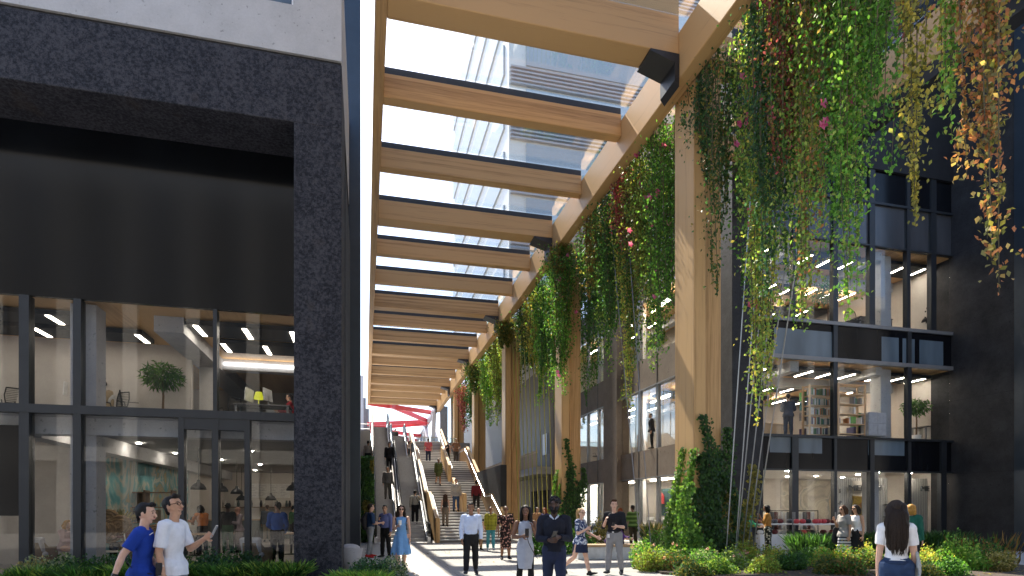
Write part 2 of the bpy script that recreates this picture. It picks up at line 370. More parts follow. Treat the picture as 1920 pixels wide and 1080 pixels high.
for x, y in ((-5.6,20.),(-4.2,24.),(-3.,19.),(-2.,27.),(-5,31.),(-3,33.),(-7.2,18.),(-7.3,22),(-7.2,25.5),(-6.2,28.5),(-1.8,22.5),(-2,30.5),(-6,35.5),(-3.6,36),(-1.7,35.5),(-9.5,18),(-11.5,18)):
    MB().lathe([(.07,0),(.07,.02)], (x, y, 3.835), 10).build('downlight', 'spot_light', B)  # most of these downlights are added to brighten the cafe

# ---------------------------------------------------------------- black building on the far side
D_ = thing('black_concrete_building', 'black concrete office and shop building with glazed front, right side', 'building', (18, 24, 0))
FY, FX = 20.5, 13.9
XM2 = [16.95, 18.9, 20.75, 22.7, 24.55]
# corner pier, end pier, top
p = MB().box(FX, FY-.25, 0, 15.3, FY+.9, 28); p.build('corner_pier', 'black_concrete', D_, bevel=.01)
MB().box(25.05, 17.9, 0, 30, FY+1, 40).build('end_pier', 'black_concrete', D_, bevel=.015)
MB().box(24.98, 17.2, 0, 34, 17.88, 40).build('metal_flank', 'blue_metal', D_)
MB().box(15.3, FY-.1, 16.0, 25.05, FY+.6, 28).build('parapet_wall', 'black_cladding', D_)
for x, wd in zip(XM2, (.3, .13, .22, .16, .3)):
    MB().box(x-wd/2, FY-.06, 0, x+wd/2, FY+.14, 4.68).build('mullion', 'charcoal_metal', D_)
for x, wd in ((18.9,.2),(22.7,.2)):
    MB().box(x-wd/2, FY-.06, 4.68, x+wd/2, FY+.14, 9.4).build('mullion', 'charcoal_metal', D_)
for x, wd in ((16.9,.14),(18.9,.24),(20.75,.28),(22.65,.18),(24.0,.28)):
    MB().box(x-wd/2, FY-.06, 9.4, x+wd/2, FY+.16, 16.0).build('mullion', 'charcoal_metal', D_)
for z, h in ((3.26,.06),(4.64,.1),(7.84,.16),(9.36,.14),(12.78,.06),(14.6,.1)):
    MB().box(15.3, FY-.075, z-h/2, 25.05, FY+.1, z+h/2).build('transom', 'grey_metal' if z > 7 and z < 10 else 'charcoal_metal', D_)
def bpan(x0, z0, x1, z1): MB().box(x0, FY+.02, z0, x1, FY+.06, z1).build('painted_sky_spandrel', 'blue_panel', D_)  # blue panes have a sky reflection painted into their colour
def dpan(x0, z0, x1, z1): MB().box(x0, FY+.02, z0, x1, FY+.06, z1).build('black_spandrel_glass', 'black_glass', D_)
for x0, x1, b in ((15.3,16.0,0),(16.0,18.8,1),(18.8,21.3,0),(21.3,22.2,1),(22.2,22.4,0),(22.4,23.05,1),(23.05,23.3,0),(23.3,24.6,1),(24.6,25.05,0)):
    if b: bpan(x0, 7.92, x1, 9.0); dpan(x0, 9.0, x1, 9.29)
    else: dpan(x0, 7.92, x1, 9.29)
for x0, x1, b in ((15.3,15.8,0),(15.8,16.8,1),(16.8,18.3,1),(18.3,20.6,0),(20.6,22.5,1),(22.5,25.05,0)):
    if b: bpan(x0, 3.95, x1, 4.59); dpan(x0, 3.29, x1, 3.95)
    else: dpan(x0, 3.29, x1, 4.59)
for x0, x1 in ((15.3,18.8),(19,22.6),(22.7,25.05)): dpan(x0, 14.65, x1, 16.0)
def panes(z0, z1, xs, mat='window_glass'):
    xs = [15.3]+list(xs)+[25.05]
    for a, b in zip(xs[:-1], xs[1:]): MB().box(a+.1, FY+.03, z0, b-.1, FY+.045, z1).build('glass_pane', mat, D_)
panes(.1, 3.23, XM2); panes(4.7, 7.76, (18.9, 22.7)); panes(9.43, 12.75, (16.9,18.9,20.75,22.65,24.)); 
for a_, b_ in ((15.3,16.8),(17,18.75),(19.05,20.6),(20.9,22.5),(22.75,23.8),(24.2,25.05)): MB().box(a_, FY+.03, 12.82, b_, FY+.06, 14.55).build('grey_reflection_pane', 'grey_reflection', D_)  # grey tint paints a dull reflection into these panes
# passage side
for y0, y1 in ((30.6, 32.5), (42, 43)):
    MB().box(FX-.25, y0, 0, FX+.5, y1, 20).build('brick_pier', 'brown_cladding', D_)
for z0, z1 in ((3.28,4.68),(7.85,9.4),(12.7,14.2),(17,20.5)):
    s_ = MB().box(FX+.02, FY+.9, z0, FX+.3, 30.6, z1).box(FX+.02, 32.5, z0, FX+.3, 42, z1).build('spandrel_panel', 'brown_cladding', D_)
    j = MB()
    for y in (22.4,24.4,26.4,28.4,34.,35.8): j.box(FX+.005, y-.025, z0+.02, FX+.1, y+.025, z1-.02)
    j.build('panel_joint', 'dark_metal', s_)
    MB().box(FX-.03, FY+.9, z0-.05, FX+.2, 30.6, z0).box(FX-.03, 32.5, z0-.05, FX+.2, 42, z0).build('sill', 'grey_metal', D_)
for z0, z1 in ((0,3.23),(4.68,7.8),(9.4,12.65),(14.2,16.95)):
    for y in (22.4, 24.4, 26.4, 28.4, 34., 35.8, 38):
        MB().box(FX+.03, y-.1, z0, FX+.2, y+.1, z1).build('mullion', 'grey_metal', D_)
    for y0, y1 in ((FY+.9, 30.6), (32.5, 42)):
        MB().box(FX+.1, y0, z0, FX+.115, y1, z1).build('glass_pane', 'window_glass', D_)
# rooms
def room(z0, z1, light=True):
    MB().box(FX+.3, FY+.15, z0-.35, 25.6, 42, z0-.04).build('floor_slab', 'grey_concrete', D_)
    MB().box(FX+.3, FY+.15, z1+.02, 25.6, 42, z1+.15).build('room_ceiling', 'ceiling_wood', D_)
    MB().box(18.2, 29.6, z0, 25.2, 29.8, z1).box(18.2, 29.8, z0, 18.4, 42, z1).box(25.1, FY+1, z0, 25.3, 29.6, z1).box(14.2, 41.8, z0, 18.2, 42, z1).build('room_wall', 'room_concrete', D_)
    MB().box(FX+.4, 23.5, z1-.4, 25.1, 23.9, z1+.02).box(17., FY+.3, z1-.4, 17.4, 41.8, z1+.02).box(21.3, FY+.3, z1-.3, 21.6, 23.5, z1+.02).build('ceiling_beam', 'pale_concrete', D_)
    for y0, xs in ((21.2, (15.2, 16.3, 18.5, 19.6, 20.7, 22.3, 23.4, 24.5)), (24.4, (15.2, 16.3, 17.9, 19.2, 20.3, 21.6, 22.7, 23.8)), (27.2, (15.1,16.2,19,20.4,22,23.4)), (31, (15.2, 16.4)), (34, (15.2,16.4)), (37.5, (15.2,16.4))):
        r_ = MB()
        for a, b in ((14.7, 16.7), (17.8, 20.9), (22.0, 24.8)):
            if (y0 < 30 or a < 15) and not (y0 == 24.4 and a > 21): r_.box(a, y0, z1-.2, b, y0+1.25, z1-.06)
        r_ = r_.build('ceiling_raft', 'raft', D_)
        for x in xs: MB().box(x-.035, y0+.1, z1-.222, x+.035, y0+1.15, z1-.204).build('strip_lamp', 'bright_strip', r_)
room(4.72, 7.75); room(9.44, 12.7)
for z_ in (3.2, 7.5, 12.45):
    for y_ in (22, 24.8, 27.6, 30.8, 33.6, 36.4): MB().box(15.2, y_, z_, 15.3, y_+2, z_+.03).build('strip_lamp', 'bright_strip', D_)  # strip rows added to brighten the passage side rooms
MB().box(FX+.3, FY+.15, 3.3, 25.6, 42, 3.5).build('room_ceiling', 'plaster', D_)
MB().box(FX+.3, FY+.15, 0, 25.6, 42, .04).build('shop_floor', 'floor_tile', D_)
MB().box(17.9, 27.2, .04, 25.2, 27.4, 3.3).box(25.1, FY+1, .04, 25.3, 27.2, 3.3).box(17.9, 27.4, .04, 18.1, 42, 3.3).build('shop_wall', 'room_concrete', D_)
MB().box(21.2, FY+.5, 0.04, 21.65, FY+.95, 3.3).build('concrete_column', 'pale_concrete', D_)
for z0, z1 in ((4.68, 7.75), (9.4, 12.7)): MB().box(21.75, FY+.5, z0, 22.3, FY+1.05, z1).build('concrete_column', 'pale_concrete', D_)
for y in (25.2, 29.6, 34.6): MB().box(14.5, y, .04, 14.95, y+.45, 12.7).build('white_column', 'white_paint', D_)
for x, y in ((15.3,24.5),(16.6,26.5),(18.5,25),(21.5,24.5),(24,21.6),(22.,21.4),(17.5,21.6),(15.2,36.5),(15.5,22.5),(17,24.5),(19,23),(20.5,25.3),(22.5,23),(23.8,25.3),(16,28.5),(15.6,33),(16.6,36)):
    MB().lathe([(.08,0),(.08,.02)], (x, y, 3.275), 10).build('downlight', 'spot_light', D_)  # extra downlights near the passage windows added to brighten the shop
for y0, y1 in ((33.1, 33.7), (34.4, 35.4)): MB().box(15.4, y0, 2.3, 15.5, y1, 3.1).build('lit_panel', 'window_light', D_)
# roof slab above
MB().box(FX+.3, FY+.6, 16.9, 25.6, 42, 17.1).build('roof_slab', 'black_cladding', D_)

# ---------------------------------------------------------------- set back wing with terrace
T = thing('terrace_wing', 'ribbed grey wing with railed planted terrace behind the far timber columns', 'building', (15, 60, 0))
MB().box(15.2, 43, 4.4, 15.8, 100, 16).build('ribbed_wall', 'ribbed_grey', T)
MB().box(12.4, 42.2, 4.3, 15.2, 100, 4.85).build('terrace_slab', 'grey_concrete', T)
MB().box(14.2, 42.2, 0, 14.5, 100, 4.3).build('ground_wall', 'grey_wall', T)
for y in (43.4, 45.6, 48.2): MB().box(14.12, y, .05, 14.2, y+1.5, 3.2).build('door', 'dark_recess', T)
rl = MB().box(12.45, 42.3, 5.9, 12.5, 100, 5.95)
for q in range(150): rl.box(12.46, 42.4+q*.24, 4.85, 12.49, 42.43+q*.24, 6.1)
rl.build('railing', 'pale_wood', T)
for y in (46, 48.4): MB().box(15.12, y, 6.4, 15.2, y+1.2, 8.2).build('window', 'cabinet_pale', T)  # pale colour stands in for the glow of lit windows

# ---------------------------------------------------------------- timber and glass canopy
K = thing('timber_canopy', 'long glulam canopy with glazed roof spanning the passage', 'canopy', (5, 15.5, 14))
MB().box(8.88, 1.5, 14.21, 9.34, 76.8, 15.58).build('main_girder', 'timber_y', K, bevel=.02)
MB().box(15.4, 1.5, 14.21, 15.86, FY-.12, 15.58).build('main_girder', 'timber_y', K, bevel=.02)
MB().box(15.42, 1.5, 13.75, 15.9, FY-.13, 14.2).build('edge_trim', 'black_cladding', K)
MB().box(.25, 1.5, 14.95, .57, 76.8, 15.95).build('edge_beam', 'timber_y', K, bevel=.02)
for k in range(-3, 16):
    y = 15.5+4*k; big = k % 3 == 0; wd = .8 if big else .42
    MB().box(.57, y, 14.92 if big else 15.0, 8.88, y+wd, 16.9 if k == 0 else 15.78).build('cross_beam', 'timber_x', K, bevel=.02)
    if k: MB().box(.6, y+.05, 15.8, 8.88, y+.32, 16.02).build('glazing_bar', 'dark_metal', K)
    MB().box(.3, y+.4, 16.02, 9.3, y+3.98, 16.05).build('glass_pane', 'roof_glass', K)
    if y < FY-.3:
        MB().box(9.36, y, 15.0, 15.4, y+wd, 15.76).build('cross_beam', 'timber_x', K, bevel=.02)
        MB().box(9.42, y+.4, 16.02, 15.8, min(y+3.98, FY-.15), 16.05).build('glass_pane', 'roof_glass', K)
    if big:
        MB().prism([(7.95,14.9),(8.86,14.9),(8.86,13.95),(8.72,14.12),(8.72,14.62),(7.95,14.84)], 1, y-.04, y+.84).build('steel_bracket', 'dark_metal', K)
# ---------------------------------------------------------------- columns
labs = ['tall timber column nearest the camera, dense ivy climbing its foot', 'timber column just behind the bearded man, ivy on its foot', 'timber column standing beside the foot of the stairs', 'timber column beside the upper stair landing, thin vines before it', 'far timber column near the stair top', 'farthest timber column at the end of the canopy']
for k in range(6):
    y = 15.5+12*k
    o = thing('timber_column', labs[k], 'column', (9.9, y+.5, 0), 0, 'timber columns under the canopy girder')
    if k == 5:
        MB().box(9.36, y, 0, 10.3, y+.9, 14.9).build('post', 'grey_metal', o); continue
    MB().box(9.36, y, 0, 9.75, y+1.1, 14.98).build('post', 'timber_z', o, bevel=.015)
    MB().box(9.86, y+.3, 0, 10.46, y+1.0, 14.98).build('post', 'timber_z', o, bevel=.015)
    MB().box(9.75, y+.42, 0, 9.86, y+.9, 14.9).build('spacer', 'dark_wood', o)
dk = thing('timber_column', 'dark steel column near the stair head, before the last timber', 'column', (9.6, 66, 0), 0, 'timber columns under the canopy girder')
MB().box(9.36, 65.6, 5, 9.9, 66.6, 14.98).build('post', 'grey_metal', dk)

# ---------------------------------------------------------------- stairs
S = thing('stone_staircase', 'broad pale stone staircase with two landings rising to the upper level', 'staircase', (5.2, 29, 0))
def flight(n, y, z, r, t, x0=3.55, x1=6.95):
    pts = [(y, 0 if z == 0 else z-.3)]; yy, zz = y, z
    pts = [(y, z)]
    for q in range(n):
        pts.append((yy, zz+r)); zz += r; yy += t; pts.append((yy, zz))
    pts += [(yy, z-1.2 if z else 0), (y, z-1.2 if z else 0)] if z else [(yy, 0)]
    fl_ = MB().prism(pts, 0, x0, x1).build('flight', 'stair_riser_shade', S); tr = MB()
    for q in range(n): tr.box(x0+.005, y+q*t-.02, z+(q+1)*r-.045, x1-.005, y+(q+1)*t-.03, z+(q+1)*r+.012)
    tr.build('tread', 'stair_tread_lit', fl_)  # bright treads over dark risers paint in the sunlit step lines
    return yy, zz
def landing(y0, y1, z, x0=3.55, x1=6.95):
    MB().box(x0, y0, z-.4, x1, y1, z).build('landing', 'stair_stone', S)
y, z = flight(10, 29, 0, .15, .33); landing(y, y+2., 1.5); L1 = (y, y+2.)
y2, z2 = flight(22, L1[1], 1.5, .16, .33); landing(y2, y2+4.2, z2); L2 = (y2, y2+4.2); Z2 = z2
y3, z3 = flight(15, L2[1], z2, .16, .33); Z3 = z3
Y3 = y3
landing(L2[0]-1.5, L2[1], Z2, 1.72, 3.55)
MB().box(-1.2, Y3, 4.0, 8.85, 140, Z3).build('upper_deck', 'grey_wall')['kind'] = 'structure'
MB().box(6.95, 37, 0, 9.3, Y3, 1.4).box(6.96, 30.5, 0, 7.3, Y3, Z2-1).build('stair_side_wall', 'black_cladding', S)
MB().box(-1.0, Y3+.02, 0, 8.85, Y3+.3, 3.95).build('retaining_wall', 'ribbed_grey', S)
MB().box(1.7, L2[1]+.05, 4.0, 3.5, L2[1]+.2, Z2-.02).build('landing_face', 'grey_wall', S)
def balustrade(lab, x, segs, rail=-1, slats=True):
    b = thing('timber_balustrade', lab, 'balustrade', (x, segs[0][0], segs[0][1]), 0, 'timber balustrades of the staircase')
    top = [(p[0], p[1]+1.12) for p in segs]; bot = [(p[0], p[1]-.12) for p in segs]
    MB().prism(bot+top[::-1], 0, x-.09, x+.09).build('timber_panel', 'timber_z', b, bevel=.01)
    if rail:
        xr = x+.17*rail; MB().tube([(xr, p[0]+.05, p[1]+.92) for p in segs], .032, 8).build('handrail', 'steel', b)
        sl = MB()
        for (ya, za), (yb, zb) in zip(segs[:-1], segs[1:]):
            n = max(1, int((yb-ya)/.3))
            for q in range(n):
                t = (q+.5)/n; sl.box(x+.1*rail, ya+(yb-ya)*t-.025, za+(zb-za)*t+.05, x+.13*rail, ya+(yb-ya)*t+.025, za+(zb-za)*t+1.06)
        if slats: sl.build('slat', 'pale_wood', b)
    return b
balustrade('timber balustrade between escalator and stone stairs', 3.42, [(28.7,.1),(29.3,.15),(32.4,1.5),(34.3,1.5),(41.5,4.95)], 1)
balustrade('lower middle timber balustrade beside the man in the pale hoodie', 5.3, [(32.0,1.4),(34.0,1.5),(36.3,2.5)], 1)
balustrade('upper middle timber balustrade behind the woman in green', 5.3, [(38.0,3.4),(40.5,4.6),(42.,5.0)], 1)
balustrade('timber balustrade on the column side of the stairs', 7.06, [(28.9,.1),(29.3,.15),(32.4,1.5),(34.3,1.5),(41.5,5.0),(44.5,5.02)], -1)
balustrade('timber balustrade of the top flight on the landing', 3.62, [(45.2,5.1),(50.0,7.4)], 1, False)
balustrade('timber balustrade of the top flight beside the grey column', 6.2, [(45.2,5.1),(50.0,7.4)], -1, False)

# ---------------------------------------------------------------- escalators
def escalator(lab, x0, x1, y0, z0, z1):
    ang = .5774; yb = y0+1.2; yt = yb+(z1-z0)/ang; ye = yt+1.6
    e = thing('escalator', lab, 'escalator', ((x0+x1)/2, y0, z0), 0, 'escalators beside the staircase')
    st = MB(); n = int((z1-z0)/.2); st.box(x0+.16, y0, z0, x1-.16, yb, z0+.03)
    for q in range(n):
        ya = yb+q*(yt-yb)/n; za = z0+(q+1)*(z1-z0)/n
        st.box(x0+.16, ya, za-.26, x1-.16, ya+(yt-yb)/n+.02, za)
    st.box(x0+.16, yt, z1-.1, x1-.16, ye, z1+.005); st.build('step', 'escalator_step', e)
    for xa, xb in ((x0, x0+.14), (x1-.14, x1)):
        xm = (xa+xb)/2
        tr = [(y0+.3, z0), (yb, z0), (yt, z1), (ye, z1)]
        MB().prism([(p[0], p[1]-.55 if p[1] > z0+.6 else z0-.02) for p in tr]+[(p[0], p[1]+.3) for p in tr[::-1]], 0, xa, xb).build('skirt', 'grey_metal' if False else 'steel', e)
        MB().prism([(p[0], p[1]+.3) for p in tr]+[(p[0], p[1]+.93) for p in tr[::-1]], 0, xm-.02, xm+.02).build('balustrade_panel', 'dark_metal' , e)
        hp = [(y0+.35, z0+.38), (y0+.05, z0+.5), (y0, z0+.72), (y0+.12, z0+.92), (y0+.4, z0+.97), (yb, z0+1.0), (yt, z1+1.0), (ye-.3, z1+.98), (ye, z1+.75), (ye-.2, z1+.4)]
        MB().tube([(xm, a, b) for a, b in hp], .055, 8).build('handrail', 'black_rubber', e)
    return e
escalator('outer escalator beside the green wall, two men in suits standing on it', .42, 1.62, 28.6, 0, Z3)
escalator('inner escalator beside the timber balustrade, man with shoulder bag riding', 1.74, 3.1, 28.6, 0, Z2)
escalator('short upper escalator running from the landing to the top', 1.9, 3.1, 42.2, Z2, Z3)
# planted wall left of the escalators
G = thing('green_wall', 'leafy planted wall between dark building and escalator', 'planted wall', (-.2, 29.8, 0))
MB().box(-.62, 30.0, 0, .38, 30.6, 4.1).build('backing_wall', 'grey_wall', G)
TW = thing('side_terrace', 'concrete side terrace behind the planted wall', 'terrace', (-.2, 36, 0))
MB().box(-.62, 30.62, 0, .38, Y3-.05, 4.1).build('terrace_block', 'grey_concrete', TW)
flight_mb = MB()
for q in range(12): flight_mb.box(-.6, 40+q*.33, 4.1, .36, Y3-.05, 4.1+.27*(q+1))
flight_mb.build('terrace_step', 'stair_stone', TW)
rl = MB()
for z_ in (8.0, 8.4, 8.8): rl.tube([(-.7, Y3+.2, z_), (.4, Y3+.2, z_)], .03, 6)
for x_ in (-.6, .35): rl.tube([(x_, Y3+.2, 7.3), (x_, Y3+.2, 8.9)], .03, 6)
rl.build('railing', 'white_paint', TW)

# ---------------------------------------------------------------- far end
Q = thing('red_steel_bracing', 'red zigzag steel bracing against the sky beyond the canopy', 'steel bracing', (4, 78, 14))
zz_ = [((.3,77.3,15.2),(8.9,81,14.9)), ((3.2,78,15.1),(8.9,86,14.4)), ((8.9,86,14.4),(.3,88,14.0)), ((8.6,86,14.1),(.3,91.5,13.9)), ((.3,91.5,13.9),(8.7,97,13.6)), ((.3,92,13.6),(8.6,104,13.6)), ((8.6,104,13.6),(.3,108,13.2)), ((.3,108,12.9),(8.6,116,12.9))]
for a, b in zz_: MB().bar(a, b, .42, .55).build('brace', 'red_steel', Q)
P_ = thing('steel_truss', 'pale steel side truss with slanting braces at the stair head', 'steel truss', (8.9, 88, 7))
for a, b in (((8.9,78,14.6),(8.9,83,7.4)), ((8.9,90,14.4),(8.9,83,7.4)), ((8.9,90,14.4),(8.9,97,7.4)), ((8.9,106,14),(8.9,97,7.4)), ((8.9,106,14),(8.9,114,7.4)), ((8.9,76,14.7),(8.9,120,13.6)), ((8.9,76,7.9),(8.9,120,7.9)), ((8.9,98,14),(8.9,90,7.4)), ((9.4,84,14),(9.4,76,7.4))):
    MB().bar(a, b, .5, .55).build('strut', 'pale_steel', P_)
H = thing('far_building', 'low grey ribbed building beyond the upper level', 'building', (4, 128, 7))
MB().box(-30, 125, 7.4, 30, 135, 12.2).build('wall', 'ribbed_grey', H); MB().box(-30, 124.6, 12.2, 30, 135, 13.6).build('fascia', 'pale_steel', H)
V = thing('white_tower', 'slender pale tower seen in the sky gap beyond the dark fin', 'building', (-1.2, 90, 7))
MB().box(-3.2, 88, 7.4, -.25, 92, 21).build('wall', 'pale_steel', V); MB().box(-.25, 89, 7.4, .1, 91, 18).box(.1, 89.5, 7.4, .55, 90.5, 16.5).build('flue', 'grey_metal', V)
# glass balustrade on the upper deck
gb = thing('glass_balustrade', 'glass balustrade with steel rail along the upper deck edge', 'balustrade', (2, Y3+6, Z3))
MB().box(-.9, Y3+6, Z3+.05, 8.5, Y3+6.03, Z3+1.1).build('glass_panel', 'rail_glass', gb); MB().box(-.9, Y3+5.98, Z3+1.1, 8.5, Y3+6.05, Z3+1.16).build('handrail', 'steel', gb)
O_ = thing('unseen_facing_building', 'unseen building added behind the camera to darken reflections, mirrored in the windows', 'building', (5, -16, 0))  # out of view, added to darken window reflections and cut sky light
MB().box(-50, -26, 0, 70, -15, 26).build('wall', 'facing_wall', O_)
pr = MB()
for x in range(-48, 70, 4): pr.box(x-.45, -14.9, 0, x+.45, -14.4, 26)
pr.build('pier', 'facing_fill_pier', O_)['kind'] = 'stuff'  # pale piers added as sunlit fill and as streaks in the glass
MB().box(-50, -14.95, 24.6, 70, -14.3, 26).box(-50, -14.95, 5, 70, -14.7, 6).build('cornice', 'facing_fill_pier', O_)
fw = MB()
for x in range(-46, 68, 4):
    for z in range(1, 25, 4): fw.box(x, -14.99, z, x+2.4, -14.94, z+2.6)
fwo = fw.build('window_band', 'facing_window', O_); fwo['kind'] = 'stuff'

W_ = thing('pale_tower', 'tall pale tower with louvred bands seen through the canopy glass', 'building', (22, 52, 14))
MB().box(11.2, 46, 14.2, 34, 76, 56).build('wall', 'white_paint', W_)  # tower colours all paled to paint in haze and glare
for k in range(9):
    z = 15.5+k*4.4
    MB().box(12.6, 45.85, z, 34, 46, z+2.5).box(11.05, 47.4, z, 11.2, 76, z+2.5).build('window_band', 'cabinet_pale', W_)
    lv = MB()
    for q in range(5): lv.box(11.3, 45.7, z+2.7+q*.32, 34, 45.98, z+2.84+q*.32)
    lv.build('louvre', 'pale_steel', W_)
# ---------------------------------------------------------------- foliage
def leafmat():
    m, nt, out = nodes_of('leaf')
    at_ = N(nt, 'ShaderNodeAttribute', attribute_name='col')
    p = N(nt, 'ShaderNodeBsdfPrincipled'); p.inputs['Roughness'].default_value = .5; p.inputs['Specular IOR Level'].default_value = .35
    L(nt, at_.outputs['Color'], p.inputs['Base Color'])
    t = N(nt, 'ShaderNodeBsdfTranslucent')
    br = N(nt, 'ShaderNodeMix', data_type='RGBA', blend_type='MULTIPLY'); br.inputs[0].default_value = 1; L(nt, at_.outputs['Color'], br.inputs[6]); br.inputs[7].default_value = (1.5, 1.5, .7, 1)
    L(nt, br.outputs[2], t.inputs[0])
    mx = N(nt, 'ShaderNodeMixShader'); mx.inputs[0].default_value = .5; L(nt, p.outputs[0], mx.inputs[1]); L(nt, t.outputs[0], mx.inputs[2]); L(nt, mx.outputs[0], out.inputs[0]); MATS['leaf'] = m
leafmat()
M('stem', (.10, .085, .045), .8); M('twig', (.12, .07, .04), .8)
NR = np.random.default_rng(11)
def unit(a): return a/np.maximum(np.linalg.norm(a, axis=1, keepdims=True), 1e-6)
PAL = {  # linear colours
 'green': [(.045,.13,.02),(.07,.19,.03),(.035,.10,.025)], 'deep': [(.03,.085,.022),(.045,.12,.035),(.035,.10,.045)],
 'bright': [(.10,.28,.03),(.14,.33,.04),(.08,.22,.03)], 'lime': [(.22,.34,.05),(.30,.38,.07),(.15,.28,.05)],
 'olive': [(.16,.15,.03),(.11,.12,.03),(.22,.19,.03)], 'yellow': [(.46,.36,.05),(.36,.30,.06),(.25,.25,.06)],
 'orange': [(.42,.15,.05),(.33,.12,.06),(.36,.24,.08),(.16,.15,.07)], 'brown': [(.22,.13,.04),(.28,.17,.05),(.15,.10,.03)],
 'wine': [(.30,.045,.07),(.40,.07,.11),(.18,.04,.04)], 'blue': [(.03,.09,.05),(.05,.13,.08),(.025,.07,.045)],
 'silver': [(.20,.26,.16),(.28,.33,.22),(.14,.2,.12)], 'straw': [(.34,.28,.12),(.42,.34,.18),(.22,.2,.08)], 'ivy': [(.03,.085,.02),(.05,.13,.025),(.025,.065,.025)], 'ivylime': [(.10,.22,.03),(.07,.17,.025),(.15,.26,.04)],
 'pink': [(.62,.06,.30),(.7,.12,.4)], 'rose': [(.6,.25,.28),(.65,.35,.36)]}
def colors(pal, n, mixpal=None, mixp=0.):
    P = np.array(PAL[pal]); c = P[NR.integers(0, len(P), n)]
    if mixpal:
        Q = np.array(PAL[mixpal]); s = NR.random(n) < mixp; c[s] = Q[NR.integers(0, len(Q), s.sum())]
    c = c*.86+c.mean(1, keepdims=True)*.14
    return np.minimum(.78, c*NR.uniform(.85, 1.75, (n, 1)))
def leaves(name, C, A, Nn, size, col, parent=None, ratio=.62, extra=None):
    """C centres, A axis (tip direction), Nn normal, size array: folded four-point leaves, one mesh"""
    n = len(C); A = unit(A); S = unit(np.cross(A, Nn)); U = np.cross(S, A); s = np.asarray(size).reshape(-1, 1)*np.ones((n, 1))
    o = np.array(wloc(parent))
    C = C-o
    w = s*ratio*.5
    V = np.stack([C-A*s*.5, C-A*s*.08+S*w+U*s*.1, C+A*s*.5, C-A*s*.08-S*w+U*s*.1], 1).reshape(-1, 3)
    me = bpy.data.meshes.new(name)
    i = np.arange(n)*4
    F = np.stack([i, i+1, i+2, i, i+2, i+3], 1).reshape(-1)
    nv, nf = 4*n, 2*n
    me.vertices.add(nv); me.vertices.foreach_set('co', V.reshape(-1).astype(np.float32))
    me.loops.add(6*n); me.loops.foreach_set('vertex_index', F.astype(np.int32))
    me.polygons.add(nf); me.polygons.foreach_set('loop_start', (np.arange(nf)*3).astype(np.int32)); me.polygons.foreach_set('loop_total', np.full(nf, 3, np.int32))
    me.update(calc_edges=True)
    ca = me.color_attributes.new('col', 'FLOAT_COLOR', 'POINT')
    c4 = np.ones((n, 4)); c4[:, :3] = np.clip(col, 0, 1); ca.data.foreach_set('color', np.repeat(c4, 4, 0).reshape(-1).astype(np.float32))
    me.materials.append(MATS['leaf'])
    ob = bpy.data.objects.new(name, me); COL.objects.link(ob)
    if parent is not None: ob.parent = parent
    return ob
def hanging_vine(label, x, y, ztop, ln, rad, pal, n, size=.13, mixpal=None, mixp=0., flowers=0, group=None, droop=.0, taper=1.3, strands=6, dx=0, dy=0):
    t = thing('hanging_vine', label, 'vine', (x, y, ztop), 0, group)
    st = MB(); Cs = []
    per = max(1, n//strands)
    for k in range(strands):
        a = rnd.uniform(0, 6.28); rr = rad*math.sqrt(rnd.random()); lk = ln*(1 if k == 0 else rnd.uniform(.45, .97))
        ox, oy = rr*math.cos(a), rr*math.sin(a)*1.2; ph = rnd.uniform(0, 6); am = rnd.uniform(.05, .14)
        def P(q):   # q 0..1 down the strand
            k_ = 1-.55*q**taper
            return (x+ox*k_+am*math.sin(ph+q*lk*1.1)*q+dx*q*q, y+oy*k_+am*math.cos(ph+q*lk*.9)*q+dy*q*q, ztop-q*lk)
        st.tube([P(q/7) for q in range(8)], [.012]*7+[.004], 4)
        m = int(per*lk/ln)+3
        q = NR.random(m)**.92
        pts = np.array([P(v) for v in q]); sp = rad*.42*(1-.72*q**1.6)+.045
        clump = .65+.6*np.sin(q*lk*2.3+ph)
        pts += NR.normal(0, 1, (m, 3))*(sp*clump)[:, None]*np.array([1., 1.15, .6])
        Cs.append(pts)
    Cc = np.concatenate(Cs); m = len(Cc)
    if x > 9.3: Cc[:, 0] = np.where(Cc[:, 2] > 14.0, np.maximum(Cc[:, 0], 9.42), Cc[:, 0])
    A = NR.normal(0, .55, (m, 3))+np.array([0, 0, -.75]); Nn = NR.normal(0, .6, (m, 3))+np.array([-.35, -.6, .3])
    leaves('foliage', Cc, A, Nn, NR.uniform(.65, 1.25, m)*size, colors(pal, m, mixpal, mixp), t)
    st.build('stem', 'stem', t)
    if flowers:
        j = NR.integers(0, m, flowers); fc = Cc[j]+np.array([-.14, -.16, 0])
        fl = np.repeat(fc, 5, 0); kk = np.tile(np.arange(5)*1.2566, flowers)
        dirs = np.stack([np.cos(kk), np.zeros_like(kk)-.25, np.sin(kk)], 1)
        leaves('blossom', fl+dirs*.06, dirs, np.tile([-.3, -1, .1], (len(fl), 1)), .12, colors('pink', len(fl)), t, .8)
    return t
GR = 'vines trailing from the canopy girder'
def vineY(u, X): # Y on the curtain line X seen at column u
    xc = (u-960)/FPX; return X*(CS-SN*xc)/(SN+CS*xc)
def bottom(u, v, X):
    y = vineY(u, X); D = X*SN+y*CS; return y, CAMZ+(VH-v)*D/FPX
